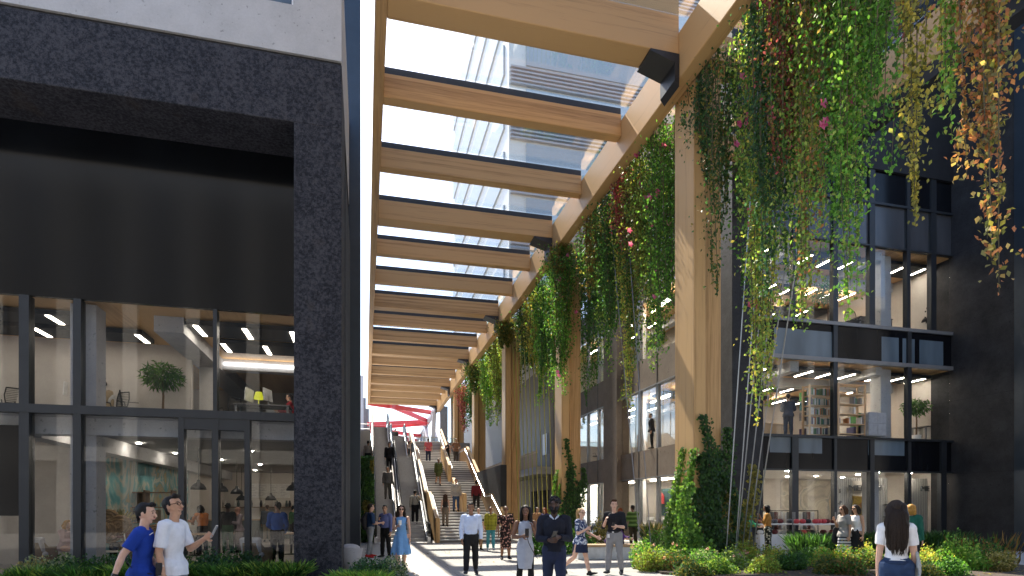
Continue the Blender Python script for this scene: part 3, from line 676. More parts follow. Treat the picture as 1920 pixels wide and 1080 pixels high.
# (u, bottom v, palette, mix, p, flowers, radius, leaves, X, label)
VN = [
 # outer curtain between camera and first column
 (1315,385,'deep','blue',.4,0,.28,1500,9.62,'dark small leaved vine over the face of the nearest column'),
 (1345,560,'deep','olive',.25,0,.30,1500,9.72,'dark green vine hanging over the rear post of the nearest column'),
 (1392,640,'lime','green',.35,26,.28,1700,9.75,'yellow green vine dotted with magenta flowers, right of nearest column'),
 (1420,800,'lime','yellow',.35,0,.26,2000,9.8,'longest pale lime vine reaching low beside the dark corner pier'),
 (1440,560,'deep','blue',.45,0,.34,1900,9.55,'thick blue green vine behind the magenta flowered vine'),
 (1462,330,'wine','brown',.5,0,.26,1100,9.45,'short wine red vine high in the outer curtain'),
 (1478,600,'green','lime',.35,0,.32,1900,9.7,'mid green vine with lime tips, before the office windows'),
 (1510,620,'lime','orange',.25,0,.28,1600,9.8,'pale vine with orange tinted leaves low before office windows'),
 (1530,410,'olive','orange',.35,0,.26,1100,9.6,'rusty olive vine between two green vines in the outer curtain'),
 (1560,470,'green','bright',.4,5,.33,1900,9.62,'full green vine with broad leaves high in the outer curtain'),
 (1595,600,'bright','lime',.4,0,.28,1700,9.6,'bright green vine ending in a thin sunlit tail'),
 (1632,330,'bright','green',.5,0,.30,1300,9.6,'bushy bright green vine at the right end of the green curtain'),
 (1668,150,'brown','wine',.4,0,.22,500,9.6,'thin brownish vine in front of the canopy beam'),
 (1712,420,'olive','yellow',.55,0,.27,1200,9.6,'yellow and olive vine left of the round leaved vine'),
 (1735,190,'yellow','olive',.3,0,.27,1300,9.55,'golden yellow vine at the top right'),
 (1772,250,'bright','lime',.5,0,.15,700,9.5,'narrow bright vine of round leaves between gold and orange vines'),
 (1818,330,'orange','brown',.4,0,.28,1500,9.55,'orange autumn vine hanging before the black end pier'),
 (1850,555,'orange','olive',.4,0,.24,1100,9.5,'long thin orange vine, rightmost of the curtain'),
 # first bay
 (1248,660,'green','bright',.35,0,.34,1800,9.75,'green vine touching the left face of the nearest column'),
 (1222,700,'lime','green',.45,16,.34,1900,9.75,'yellow green vine with pink flowers left of the nearest column'),
 (1200,560,'olive','lime',.4,6,.32,1500,9.65,'olive vine with a few pink flowers near the girder'),
 (1186,690,'green','olive',.4,0,.32,1700,9.85,'long mid green vine before the brown pier'),
 (1166,470,'wine','wine',.3,0,.27,1400,9.55,'crimson vine in the middle of the green curtain'),
 (1168,770,'lime','yellow',.5,0,.30,1700,9.8,'pale yellow green tail hanging below the crimson vine'),
 (1148,640,'deep','green',.4,0,.34,1800,9.7,'dark green vine left of the crimson vine'),
 (1132,700,'green','lime',.35,0,.32,1700,9.8,'loose green vine before the upper passage windows'),
 (1114,560,'brown','olive',.4,0,.30,1300,9.6,'golden brown vine near the girder in the first bay'),
 (1104,760,'green','deep',.35,0,.32,1700,9.85,'longest green vine of the first bay beside the second column'),
 (1090,520,'olive','brown',.5,0,.32,1300,9.6,'brown olive vine high over the second column'),
 (1072,700,'green','olive',.3,0,.34,1800,9.55,'green vine covering the top of the second column'),
 (1058,740,'bright','green',.4,9,.36,1900,9.5,'bright green vine with pink flowers on the second column'),
 # second bay
 (1040,790,'bright','green',.35,0,.36,1900,9.7,'brightest green vine just left of the second column'),
 (1024,700,'green','deep',.4,0,.36,1700,9.75,'dark green vine above the yellow cables'),
 (1010,760,'bright','lime',.3,0,.34,1600,9.75,'fresh green vine hanging among the yellow cables'),
 (996,700,'olive','yellow',.5,0,.34,1600,9.75,'ochre olive vine above the yellow cables'),
 (984,660,'deep','olive',.4,0,.34,1400,9.7,'dark vine right of the third column'),
 (968,640,'brown','olive',.5,0,.36,1400,9.55,'brownish vine veiling the top of the third column'),
 (950,655,'olive','deep',.4,0,.36,1400,9.55,'dusky vine on the left edge of the third column'),
 # third bay
 (935,800,'lime','olive',.4,0,.36,1500,9.75,'pale sunlit vine with a long tail left of the third column'),
 (922,690,'deep','olive',.5,0,.38,1300,9.75,'shaded vine between third and fourth columns'),
 (912,800,'bright','lime',.5,0,.36,1500,9.75,'bright vine with a tapering tail before the fourth column'),
 (897,740,'olive','green',.5,0,.36,1300,9.6,'faint olive vine over the fourth column'),
 (880,800,'green','deep',.5,0,.4,1400,9.8,'slim green vine left of the fourth column'),
 (868,810,'wine','brown',.3,0,.42,1500,9.9,'far wine red vine near the stair head'),
 (857,800,'green','olive',.4,0,.4,1200,9.9,'farthest green vine beside the dark steel column')]
for (u, v, pal, mp, pp, fl, rad, n, X, lab) in VN:
    overcol = any(abs(u-q) < w_ for q, w_ in ((1067,26),(958,18),(897,12)))
    Xv = 9.05 if overcol else X-.05
    y, zb = bottom(u, v, Xv)
    if overcol: y = min((27.2,39.2,51.2), key=lambda q: abs(q-y))-rnd.uniform(0,.5)
    D = Xv*SN+y*CS; zb = CAMZ+(VH-v)*D/FPX
    zt = 14.18 if overcol else 14.6
    big = 1.0+.35*max(0, (D-22)/25); outer = u > 1290
    if u > 1660: hanging_vine(lab, Xv+.2, y, zt, zt-zb, rad*1.25, pal, int(n*(1.1 if u == 1668 else 2.6)), .105, mp, pp, fl, GR, strands=7)
    else: hanging_vine(lab, Xv+.1, y, zt, zt-zb, rad*1.75, pal, int(n*(3.3 if outer else 3.2)), (.098 if outer else .105)*big, mp, pp, fl, GR, strands=12)
for k, y in enumerate((10.6,11.4,12.2,13.,13.8,14.6)):
    hanging_vine('dense green vine in the back row of the outer curtain', 10.6, y, 14.6, rnd.uniform(4.2,7.2), .55, ['green','green','olive','green','blue','deep'][k % 6], 3000, .115, 'bright' if k % 2 else 'lime', .3, 0, 'back row of the outer curtain', strands=11)
for k in range(11):
    y = 17.2+k*.98; hanging_vine('dense dark green vine in the back row behind the first bay', 10.7, y, 14.7, rnd.uniform(4.5,7.), .6, ['deep','green','green','olive','blue'][k % 5], 2600, .125, 'green', .4, 0, 'back row of the first bay', strands=11)
for k in range(9):
    y = 29.2+k*1.2; hanging_vine('dark vine in the back row behind the second bay', 10.7, y, 14.7, rnd.uniform(3.5,5.5), .65, ['deep','olive','green','deep'][k % 4], 2400, .16, 'green', .4, 0, 'back row of the second bay', strands=9)
for k in range(6):
    y = 42.2+k*1.7; hanging_vine('dark vine in the back row behind the third bay', 10.7, y, 14.7, rnd.uniform(3.5,5.5), .7, ['deep','olive','green'][k % 3], 2000, .2, 'olive', .4, 0, 'back row of the third bay', strands=8)
# climbing ivy on column feet
def climbing_ivy(label, x, y0, h, wd, pal, nx, ny, n, size=.13, group='ivy stems climbing the columns'):
    t = thing('climbing_ivy', label, 'ivy', (x, y0, 0), 0, group)
    q = NR.random(n)**1.35; tx, ty = -ny, nx
    s = NR.normal(0, 1, n)*wd*(1-q*.62)*.42+wd*.5*np.sin(q*5+x*7)
    off = np.abs(NR.normal(0, .07, n))*(1.2-q*.6)+.03
    Cc = np.stack([x+tx*s+nx*off, y0+ty*s+ny*off, .1+q*h], 1)
    A = np.stack([NR.normal(0, .4, n), NR.normal(0, .4, n), -.8+NR.normal(0, .3, n)], 1); Nn = np.array([nx, ny, .35])+NR.normal(0, .35, (n, 3))
    leaves('foliage', Cc, A, Nn, NR.uniform(.7, 1.3, n)*size, colors(pal, n), t, .85)
    MB().tube([(x+tx*wd*.5*math.sin(k/8*5+x*7)+nx*.015, y0+ty*wd*.5*math.sin(k/8*5+x*7)+ny*.015, h*k/8) for k in range(9)], [.014]*8+[.004], 5).build('stem', 'stem', t)
ivy1 = [(9.33,16.5,2.2,'ivylime',-1,0),(9.33,16.2,3.4,'ivylime',-1,0),(9.33,15.9,2.5,'ivylime',-1,0),(9.33,15.6,3.3,'ivylime',-1,0),(9.45,15.46,3.2,'ivy',0,-1),(9.66,15.46,4.3,'ivy',0,-1),(9.83,15.55,3.1,'ivy',0,-1),(10.0,15.76,2.8,'ivy',0,-1),(10.2,15.76,3.3,'ivy',0,-1),(10.4,15.76,4.0,'ivy',0,-1),(9.15,15.2,2.3,'ivylime',-.7,-.7),(10.65,15.6,2.6,'ivy',.3,-.9),(10.9,15.7,2.2,'olive',0,-1),(11.3,15.8,2.9,'olive',0,-1)]
il = ['short lime ivy stem on the far left of the nearest column','tallest lime ivy stem on the lit face of the nearest column','lime ivy stem in the middle of the lit column face','lime ivy stem at the lit front edge of the column','dark ivy stem just round the column corner','tallest dark ivy stem on the front of the nearest column','dark ivy stem over the gap between the two posts','dark ivy stem on the left of the rear post','dark ivy stem in the middle of the rear post','tall dark ivy stem at the right edge of the rear post','low lime ivy at the foot of the column corner','sparse olive climber right of the column foot','thin olive climber between the grey cables','olive climber nearest the dark corner pier']
for (x, y, h, pal, nx, ny), lb in zip(ivy1, il): climbing_ivy(lb, x, y, h, .54, pal, nx, ny, int(1050*h/3.2), .105)
ivy2 = [(9.33,28.5,3.2,'ivylime',-1,0),(9.33,28.1,3.5,'ivylime',-1,0),(9.33,27.7,2.8,'ivylime',-1,0),(9.5,27.45,3.4,'ivy',0,-1),(9.75,27.5,5.0,'ivy',0,-1),(10.0,27.75,3.6,'ivy',0,-1),(10.25,27.75,3.0,'ivy',0,-1),(10.4,27.75,3.6,'ivy',0,-1)]
il2 = ['lime ivy on the far left of the second column','tall lime ivy on the lit face of the second column','low lime ivy at the lit edge behind the bearded man','dark ivy at the front corner of the second column','tallest dark ivy of the second column','dark ivy left of the rear post of the second column','short dark ivy on the rear post of the second column','dark ivy on the right edge of the second column']
for (x, y, h, pal, nx, ny), lb in zip(ivy2, il2): climbing_ivy(lb, x, y, h, .40, pal, nx, ny, int(480*h/3.2), .13)
# planted wall foliage
n = 5200
Cc = np.stack([NR.uniform(-.6, .4, n), 29.98-np.abs(NR.normal(0, .12, n)), NR.uniform(.05, 4.25, n)], 1)
pt = np.sin(Cc[:, 0]*5+Cc[:, 2]*2.2)+np.sin(Cc[:, 2]*3.1)
cc = np.where((pt > .3)[:, None], colors('green', n), np.where((pt < -.7)[:, None], colors('olive', n), colors('deep', n)))
leaves('foliage', Cc, NR.normal(0, .5, (n, 3))+np.array([0, -.3, -.7]), NR.normal(0, .4, (n, 3))+np.array([0, -1, .3]), NR.uniform(.09, .2, n), cc, G)
# cables
M('cable_steel', (.32, .33, .35), .35, .1, 3, 0, .7); M('cable_yellow', (.40, .38, .08), .5, .1)
def cable(label, a, b, r, mat, group):
    t = thing('tension_cable', label, 'cable', a, 0, group)
    MB().tube([a, b], r, 6).build('wire', mat, t); MB().lathe([(.03,0),(.035,.12),(.015,.25)], a, 8).build('anchor', 'dark_metal', t)
wl = ['grey cable over the rear post of the nearest column','grey cable at the right edge of the nearest column','grey cable just right of the nearest column','grey cable crossing the dark pier, second right of column','grey cable in the middle of the dark pier','grey cable nearest the shop window','slack grey cable left of the nearest column','grey cable before the passage shop lettering']
wp = [((10.0,14.9,0),(9.75,12.9,14.2)),((10.3,14.9,0),(9.75,12.4,14.2)),((10.6,15.3,0),(9.8,11.9,14.2)),((10.85,15.4,0),(9.85,11.4,14.2)),((11.1,15.5,0),(9.9,10.9,14.2)),((11.35,15.6,0),(9.95,10.4,14.2)),((9.5,18.4,0),(9.7,21,14.2)),((9.5,19.2,0),(9.7,22.5,14.2))]
for lb, (a, b) in zip(wl, wp): cable(lb, a, b, .018, 'cable_steel', 'grey steel cables for the climbers')
for k in range(11):
    y = 30.4+k*.95
    cable('yellow green climbing cable between second and third timber columns', (10.2, y, 0), (9.8, y+.3, 14.2), .03, 'cable_yellow', 'yellow cables between the columns')
# ---------------------------------------------------------------- shrubs
def shrub(label, x, y, rx, ry, h, pal, n, size=.07, mixpal=None, mixp=0., group=None, flowers=0, z0=0., name='shrub', upright=.25):
    t = thing(name, label, 'shrub', (x, y, z0), 0, group)
    d = unit(NR.normal(0, 1, (n, 3))); d[:, 2] = np.abs(d[:, 2])
    lob = NR.normal(0, 1, (9, 3)); lob[:, 2] = np.abs(lob[:, 2]); lob = unit(lob)
    g = np.max(d@lob.T, 1); r = (.5+.6*np.clip((g-.62)/.38, 0, 1)**1.3)*NR.uniform(.5, 1.04, n)*np.where(NR.random(n) < .05, 1.22, 1)
    Cc = d*r[:, None]*np.array([rx, ry, h])+np.array([x, y, z0+.03])
    A = d*.7+NR.normal(0, .6, (n, 3))+np.array([0, 0, upright]); Nn = d*.8+NR.normal(0, .6, (n, 3))+np.array([0, 0, .5])
    leaves('foliage', Cc, A, Nn, NR.uniform(.6, 1.3, n)*size, colors(pal, n, mixpal, mixp), t)
    st = MB()
    for k in range(7):
        e = lob[k]; st.tube([(x, y, z0), (x+e[0]*rx*.35, y+e[1]*ry*.35, z0+e[2]*h*.45), (x+e[0]*rx*.8, y+e[1]*ry*.8, z0+e[2]*h*.8)], [.012,.009,.004], 4)
    st.build('stem', 'twig', t)
    if flowers:
        dd = unit(np.stack([NR.normal(0, .8, flowers), -np.abs(NR.normal(.4, .5, flowers)), np.abs(NR.normal(.9, .3, flowers))], 1))
        fc = dd*np.array([rx, ry, h])*1.0+np.array([x, y, z0+.03]); fl = np.repeat(fc, 14, 0); dv = unit(NR.normal(0, 1, (len(fl), 3)))
        leaves('blossom', fl+dv*.035, dv, NR.normal(0, 1, (len(fl), 3)), .045, colors('rose', len(fl)), t, .8)
    return t
def grass(label, x, y, r, h, pal, n, group=None, mixpal=None, mixp=0., name='grass_tuft', wid=.03):
    t = thing(name, label, 'grass', (x, y, 0), 0, group)
    a = NR.uniform(0, 6.283, n); rr = np.sqrt(NR.random(n)); hh = h*NR.uniform(.55, 1.1, n)
    base = np.stack([x+rr*np.cos(a)*r*.55, y+rr*np.sin(a)*r*.55, np.zeros(n)], 1)
    out_ = np.stack([np.cos(a)*rr, np.sin(a)*rr, np.zeros(n)], 1)
    mid = base+out_*r*.25+np.stack([NR.normal(0,.03,n), NR.normal(0,.03,n), hh*.6], 1); tip = mid+out_*r*.5+np.stack([NR.normal(0,.05,n), NR.normal(0,.05,n), hh*.4], 1)
    c = colors(pal, n, mixpal, mixp)
    Cc = np.concatenate([(base+mid)/2, (mid+tip)/2]); A = np.concatenate([mid-base, tip-mid]); ln = np.linalg.norm(A, axis=1)*1.08
    Nn = NR.normal(0, 1, (2*n, 3))
    ob = leaves('blade', Cc, A, Nn, ln, np.concatenate([c, c]), t, .001)
    # blades need a fixed width, not one proportional to length
    me = ob.data; co_ = np.empty(len(me.vertices)*3, np.float32); me.vertices.foreach_get('co', co_); co_ = co_.reshape(-1, 4, 3)
    S = unit(np.cross(unit(A), Nn)); co_[:, 1] += S*wid*.5; co_[:, 3] -= S*wid*.5
    me.vertices.foreach_set('co', co_.reshape(-1)); me.update()
    return t
def bed(name, pts, z=.012, kerb=None):
    o = MB().prism(pts, 2, .004, z).build(name, 'soil'); o['kind'] = 'structure'; return o
# bed before the cafe
bed('planting_bed', [(-14,13.2),(-1.7,13.2),(-1.7,15.9),(-14,15.9)], .05)
def gx(u, Y): return onY(u, Y)
LB = [(60,15.4,.42,.40,.50,'silver','straw',.4,'pale feathery grass clump at the left end of the cafe bed'),(115,15.3,.45,.4,.56,'silver','deep',.35,'silvery clump below the blonde seated woman'),
 (150,15.0,.4,.4,.5,'deep','green',.4,'dark shrub left of the concrete column'),(195,15.2,.42,.4,.55,'blue','green',.4,'rounded shrub in front of the concrete column'),(240,15.2,.4,.4,.5,'blue','deep',.4,'small shrub behind the man in the blue tee'),
 (350,15.2,.45,.4,.62,'blue','green',.35,'shrub right of the man in white'),(390,15.2,.42,.4,.6,'blue','deep',.4,'shrub below the cafe door mullion'),(430,15.2,.45,.4,.6,'blue','green',.3,'blue green shrub before the wicker armchair'),(465,15.3,.35,.35,.5,'deep','blue',.4,'low shrub beside the wicker armchair'),(300,15.3,.42,.4,.55,'blue','green',.3,'shrub between the two walking men')]
for u, Y, rx, ry, h, pal, mp, pp, lb in LB: shrub(lb, gx(u, Y), Y, rx*1.15, ry, h*1.08, pal, 1500, .075, mp, pp, 'shrubs in the cafe bed')
for k, u in enumerate((10, 55, 100, 145, 190, 235, 285, 330, 375, 415, 455, 495, 530, 548)):
    Y = 14.0+.12*(k % 3); grass('yellow green grass tuft along the front of the cafe bed', gx(u, Y), Y, .42, .42+.06*(k % 2), 'lime' if k % 3 else 'green', 260, 'grass tufts of the cafe bed', 'green', .45)
# bed by the passage edge, in front of the pier's right side
shrub('dark leafy shrub at the pier foot, left of the woman in blue', gx(690,13.6), 13.6, .55, .45, .52, 'blue', 1900, .07, 'green', .3, 'shrubs at the pier foot')
shrub('broad silver green shrub nearest the woman in blue', gx(728,13.9), 13.9, .5, .45, .55, 'silver', 1700, .06, 'blue', .6, 'shrubs at the pier foot')
shrub('shrub against the granite pier', gx(655,13.8), 13.8, .35, .4, .5, 'green', 1200, .07, 'blue', .4, 'shrubs at the pier foot')
for u, Y in ((672,13.0),(700,12.9),(648,13.1)): grass('lime grass tuft in front of the pier foot shrubs', gx(u, Y), Y, .4, .34, 'lime', 260, 'grass tufts at the pier foot', 'bright', .4)
# island bed round the first column and garden before the shop
bed('planting_bed', [(7.3,13.6),(8.6,12.0),(14,10.2),(17.5,10.5),(18.5,13.5),(14.,15.2),(11.9,15.2),(11.6,16.9),(9.0,17.2),(7.6,15.6)], .06)
IB = [(1205,15.2,.55,.5,.78,'bright','lime',.45,4,'bright shrub with pink heads at the left corner of the column bed'),(1250,15.4,.5,.5,.78,'green','lime',.4,3,'leafy shrub left of the ivy column foot'),(1222,14.2,.5,.45,.6,'lime','olive',.5,1,'low yellow green shrub at the left front of the column bed'),(1275,14.0,.5,.45,.5,'deep','brown',.4,0,'dark low shrub before the ivy column'),
 (1320,14.2,.55,.45,.62,'silver','bright',.55,5,'pale shrub with two pink heads before the column'),(1375,14.0,.55,.45,.62,'lime','silver',.4,4,'pale green shrub with a pink head before the cables'),(1400,15.2,.6,.45,.72,'yellow','lime',.6,0,'yellow conifer like shrub beside the cable feet'),(1450,14.6,.55,.45,.68,'lime','yellow',.4,0,'yellow green shrub before the woman in floral trousers'),
 (1345,13.0,.5,.4,.45,'green','lime',.5,0,'low green shrub at the front edge left of centre'),(1425,13.0,.55,.4,.48,'olive','lime',.6,0,'low mixed shrub at the front edge of the garden'),(1300,12.9,.45,.4,.4,'olive','deep',.5,0,'low dusky shrub at the very front of the column bed'),
 (1480,13.4,.5,.45,.55,'deep','green',.5,0,'dark spreading shrub right of the yellow one'),(1520,14.8,.6,.5,.62,'green','deep',.4,0,'green mound below the shop glass'),(1560,13.6,.62,.5,.78,'bright','yellow',.5,0,'sunlit bushy shrub before the shop mullion'),(1600,14.6,.65,.5,.85,'lime','yellow',.4,0,'tall yellow flowered shrub left of the woman in the white tee'),
 (1545,12.4,.5,.4,.5,'olive','deep',.4,0,'dark low shrub at the front below the sunlit one'),(1630,13.2,.6,.5,.7,'green','olive',.5,0,'mixed green shrub touching the white tee woman'),(1590,12.0,.5,.4,.45,'green','brown',.4,0,'low brownish green shrub at the front edge'),
 (1740,12.2,.6,.5,.75,'yellow','lime',.6,0,'yellow green grassy shrub right of the woman with long hair'),(1785,12.6,.6,.5,.92,'bright','lime',.5,0,'tall bright shrub below the black end pier'),(1820,12.2,.55,.5,.72,'lime','bright',.5,0,'spiky lime shrub in front of the tall bright one'),(1850,12.4,.5,.5,.75,'green','brown',.3,0,'green shrub near the right end of the garden'),(1770,11.4,.55,.45,.5,'bright','green',.5,0,'low green shrub at the front right'),(1725,11.2,.5,.4,.4,'deep','olive',.5,0,'low dark shrub beside the grey jacket'),
 (1660,15.5,.6,.5,.72,'deep','green',.4,0,'dark green shrub behind the woman with long hair'),(1875,11.8,.4,.4,.6,'olive','straw',.5,0,'straggly olive shrub at the far right end')]
for u, Y, rx, ry, h, pal, mp, pp, fl, lb in IB: shrub(lb, gx(u, Y), Y, rx*1.05, ry, h*.95, pal, 2100, .068, mp, pp, 'shrubs of the garden beds', fl)
for k, u in enumerate((1555,1585,1615,1645,1680,1720,1755,1790,1530,1505)):
    Y = 16.4+.3*(k % 2); grass('tall dark meadow grass clump in front of the shop glass', gx(u, Y), Y, .55, .85, 'deep', 300, 'dark grasses before the shop', 'green', .35, wid=.02)
for k, u in enumerate((1800,1840,1870,1890,1815)):
    grass('thin reddish seed grass at the right end of the garden', gx(u, 12.9), 12.9, .35, .95, 'brown', 34, 'reddish grasses at the garden end', 'deep', .4, wid=.01)
# passage side planting
shrub('leafy bush behind the woman in the grey dress', *at(1005, 21.5), .6, .5, .85, 'green', 1500, .1, 'bright', .5, 'bushes round the second column', 4)
shrub('leafy bush between bearded man and ponytail woman', *at(1062, 21.8), .75, .5, .9, 'green', 1800, .1, 'bright', .5, 'bushes round the second column', 4)
shrub('bush left of the bench', *at(1095, 22.2), .6, .5, .85, 'green', 1500, .1, 'deep', .4, 'bushes round the second column', 3)
shrub('tawny bush behind the ponytail woman', *at(1130, 27.5), .8, .6, 1.25, 'olive', 1600, .11, 'straw', .4, 'bushes before the passage shop')
shrub('pale rounded bush before the passage shop window', *at(1235, 24.5), .75, .6, .8, 'bright', 1700, .09, 'silver', .4, 'bushes before the passage shop')
grass('feathery straw grass beside the pale bush', *at(1222, 25.2), .5, 1.05, 'straw', 260, None, 'green', .3)
for k in range(9): grass('yellowish grass clump in the terrace planter', 12.9, 44+k*1.4, .8, 1.1, 'yellow' if k < 5 else 'bright', 200, 'grasses on the terrace', 'green', .4, wid=.05)
# potted trees behind the upper floor glass
def pot_plant(label, x, y, z, h, r, pal='deep', n=700, group=None):
    t = thing('potted_tree', label, 'potted plant', (x, y, z), 0, group)
    MB().lathe([(.16,0),(.2,.3),(.17,.3)], (x, y, z), 14).build('pot', 'white_paint', t)
    MB().tube([(x, y, z+.25), (x+.02, y, z+h*.45), (x-.02, y, z+h*.72)], [.035,.03,.02], 7).build('trunk', 'twig', t)
    d = unit(NR.normal(0, 1, (n, 3))); Cc = np.array([x, y, z+h*.74])+d*np.array([r, r, r*.72])*NR.uniform(.35, 1, (n, 1))
    leaves('foliage', Cc, d*.8+NR.normal(0, .4, (n, 3))+np.array([0,0,-.5]), NR.normal(0, 1, (n, 3)), NR.uniform(.14, .26, n), colors(pal, n, 'green', .3), t, .22)
    return t
pot_plant('potted tree behind the office glass above the cafe', *at(305, 17.4), 4.12, 1.95, .62)
pot_plant('potted tree behind the first floor glass beside the end pier', *at(1718, 26.8), 4.72, 2.1, .62)
pot_plant('potted tree on the upper floor half hidden by vines', *at(1552, 26.5), 9.44, 2.6, .75)

nl = 2600
px_ = np.concatenate([NR.uniform(7.6, 18, nl//2), NR.uniform(-13, 9, nl//2)]); py_ = np.concatenate([NR.uniform(11, 16.8, nl//2), NR.uniform(12.8, 30, nl//2)])
keep = ~((px_ < -1.6) & (py_ > 15.9))
px_, py_ = px_[keep], py_[keep]; k_ = len(px_)
pick = NR.random(k_) < np.where(px_ > 7.3, 1., .16); px_, py_ = px_[pick], py_[pick]; k_ = len(px_)
lo = leaves('leaf_litter', np.stack([px_, py_, np.where((px_ > 7.4) & (py_ < 17), .075, .02)], 1), np.concatenate([NR.normal(0, 1, (k_, 2)), NR.normal(0, .12, (k_, 1))], 1), np.concatenate([NR.normal(0, .25, (k_, 2)), np.ones((k_, 1))], 1), NR.uniform(.05, .1, k_), colors('brown', k_, 'olive', .3)); lo['kind'] = 'stuff'
# ---------------------------------------------------------------- people
PEND = []                                           # meshes still to be fused into one skin
def cloth(name, c, pat=None, c2=None, sc=30.):
    if name in MATS: return name
    m, nt, out = nodes_of(name); v = coords(nt); n = noise(nt, v, 9, 4, .6)
    base = ramp(nt, n, [(.3, tuple(q*.9 for q in c)), (.7, tuple(min(1, q*1.07) for q in c))])
    if pat == 'floral':
        vo = N(nt, 'ShaderNodeTexVoronoi', feature='F1'); vo.inputs['Scale'].default_value = sc; L(nt, v, vo.inputs['Vector'])
        base = mixc(nt, ramp(nt, vo.outputs['Distance'], [(.30, (1,1,1)), (.42, (0,0,0))]), base, c2)
    if pat == 'camo':
        base = mixc(nt, ramp(nt, noise(nt, v, sc, 3), [(.5, (0,0,0)), (.56, (1,1,1))]), base, c2)
    if pat in ('plaid', 'stripe'):
        sp = N(nt, 'ShaderNodeSeparateXYZ'); L(nt, v, sp.inputs[0]); acc = None
        for k in ((2,) if pat == 'stripe' else (0, 2)):
            q = N(nt, 'ShaderNodeMath', operation='MULTIPLY'); L(nt, sp.outputs[k], q.inputs[0]); q.inputs[1].default_value = sc
            s_ = N(nt, 'ShaderNodeMath', operation='SINE'); L(nt, q.outputs[0], s_.inputs[0])
            g = N(nt, 'ShaderNodeMath', operation='GREATER_THAN'); L(nt, s_.outputs[0], g.inputs[0]); g.inputs[1].default_value = .2
            if acc is None: acc = g.outputs[0]
            else:
                mx = N(nt, 'ShaderNodeMath', operation='MAXIMUM'); L(nt, acc, mx.inputs[0]); L(nt, g.outputs[0], mx.inputs[1]); acc = mx.outputs[0]
        base = mixc(nt, acc, base, c2)
    princ(nt, out, base, .85, 0, .25, n, .01, .5); MATS[name] = m; return name
def skin(name, c):
    m, nt, out = nodes_of(name); n = noise(nt, coords(nt), 20, 3)
    p = princ(nt, out, ramp(nt, n, [(.3, tuple(q*.9 for q in c)), (.7, tuple(min(1,q*1.08) for q in c))]), .5, 0, .4)
    p.inputs['Subsurface Weight'].default_value = .08; p.inputs['Subsurface Radius'].default_value = (.01,.004,.002); MATS[name] = m
skin('skin_fair', (.62,.38,.28)); skin('skin_tan', (.50,.29,.19)); skin('skin_brown', (.27,.135,.075)); skin('skin_dark', (.075,.036,.022)); skin('skin_mid', (.17,.08,.045))
def hairmat(name, c):
    m, nt, out = nodes_of(name); n = noise(nt, coords(nt, (60, 60, 5)), 3, 4, .7)
    princ(nt, out, ramp(nt, n, [(.3, tuple(q*.5 for q in c)), (.75, tuple(min(1, q*1.35) for q in c))]), .5, 0, .18, n, .006, .8); MATS[name] = m
hairmat('hair_black', (.012,.010,.010)); hairmat('hair_brown', (.07,.035,.02)); hairmat('hair_blonde', (.42,.27,.12)); hairmat('hair_red', (.26,.07,.025)); hairmat('hair_dark', (.028,.018,.013)); hairmat('hair_gold', (.42,.22,.05))
M('eye_dark', (.02,.015,.012), .2); M('lip', (.42,.14,.13), .5); M('lens_dark', (.01,.01,.012), .15, .1, 3, 0, .6)
def xf(mb, mat, o=None):
    mb.v = [tuple(mat @ Vector(q)) for q in mb.v]; return mb
def fuse(mb, name, mat, parent, vox, amp=0., it=2):
    ob = mb.build(name, mat, parent, world=False, smooth=True); PEND.append((ob, vox, amp, it)); return ob
def flush():
    for ob, vox, amp, it in PEND:
        r = ob.modifiers.new('r', 'REMESH'); r.mode = 'VOXEL'; r.voxel_size = vox; r.use_smooth_shade = True
        s = ob.modifiers.new('s', 'SMOOTH'); s.factor = .5; s.iterations = it
    dg = bpy.context.evaluated_depsgraph_get(); dg.update()
    new = [bpy.data.meshes.new_from_object(ob.evaluated_get(dg)) for ob, *_ in PEND]
    for (ob, vox, amp, it), me in zip(PEND, new):
        ob.modifiers.clear(); old = ob.data; ob.data = me; bpy.data.meshes.remove(old); me.name = ob.name
        n = len(me.vertices); co_ = np.empty(n*3, np.float32); me.vertices.foreach_get('co', co_); co_ = co_.reshape(-1, 3)
        if amp:
            no = np.empty(n*3, np.float32); me.vertices.foreach_get('normal', no); no = no.reshape(-1, 3)
            x, y, z = co_[:, 0], co_[:, 1], co_[:, 2]
            f = np.sin(x*41+np.sin(z*23)*2.2+y*13)+.8*np.sin(z*37+x*19+np.sin(y*31)*1.7)+.6*np.sin(y*57+z*15+x*29)
            co_ = co_+no*(f*amp*.45)[:, None].astype(np.float32); me.vertices.foreach_set('co', co_.reshape(-1)); me.update()
        me.polygons.foreach_set('use_smooth', [True]*len(me.polygons))
    PEND.clear()
REL = ((.14,-.06,-1), (.06,.18,-1))
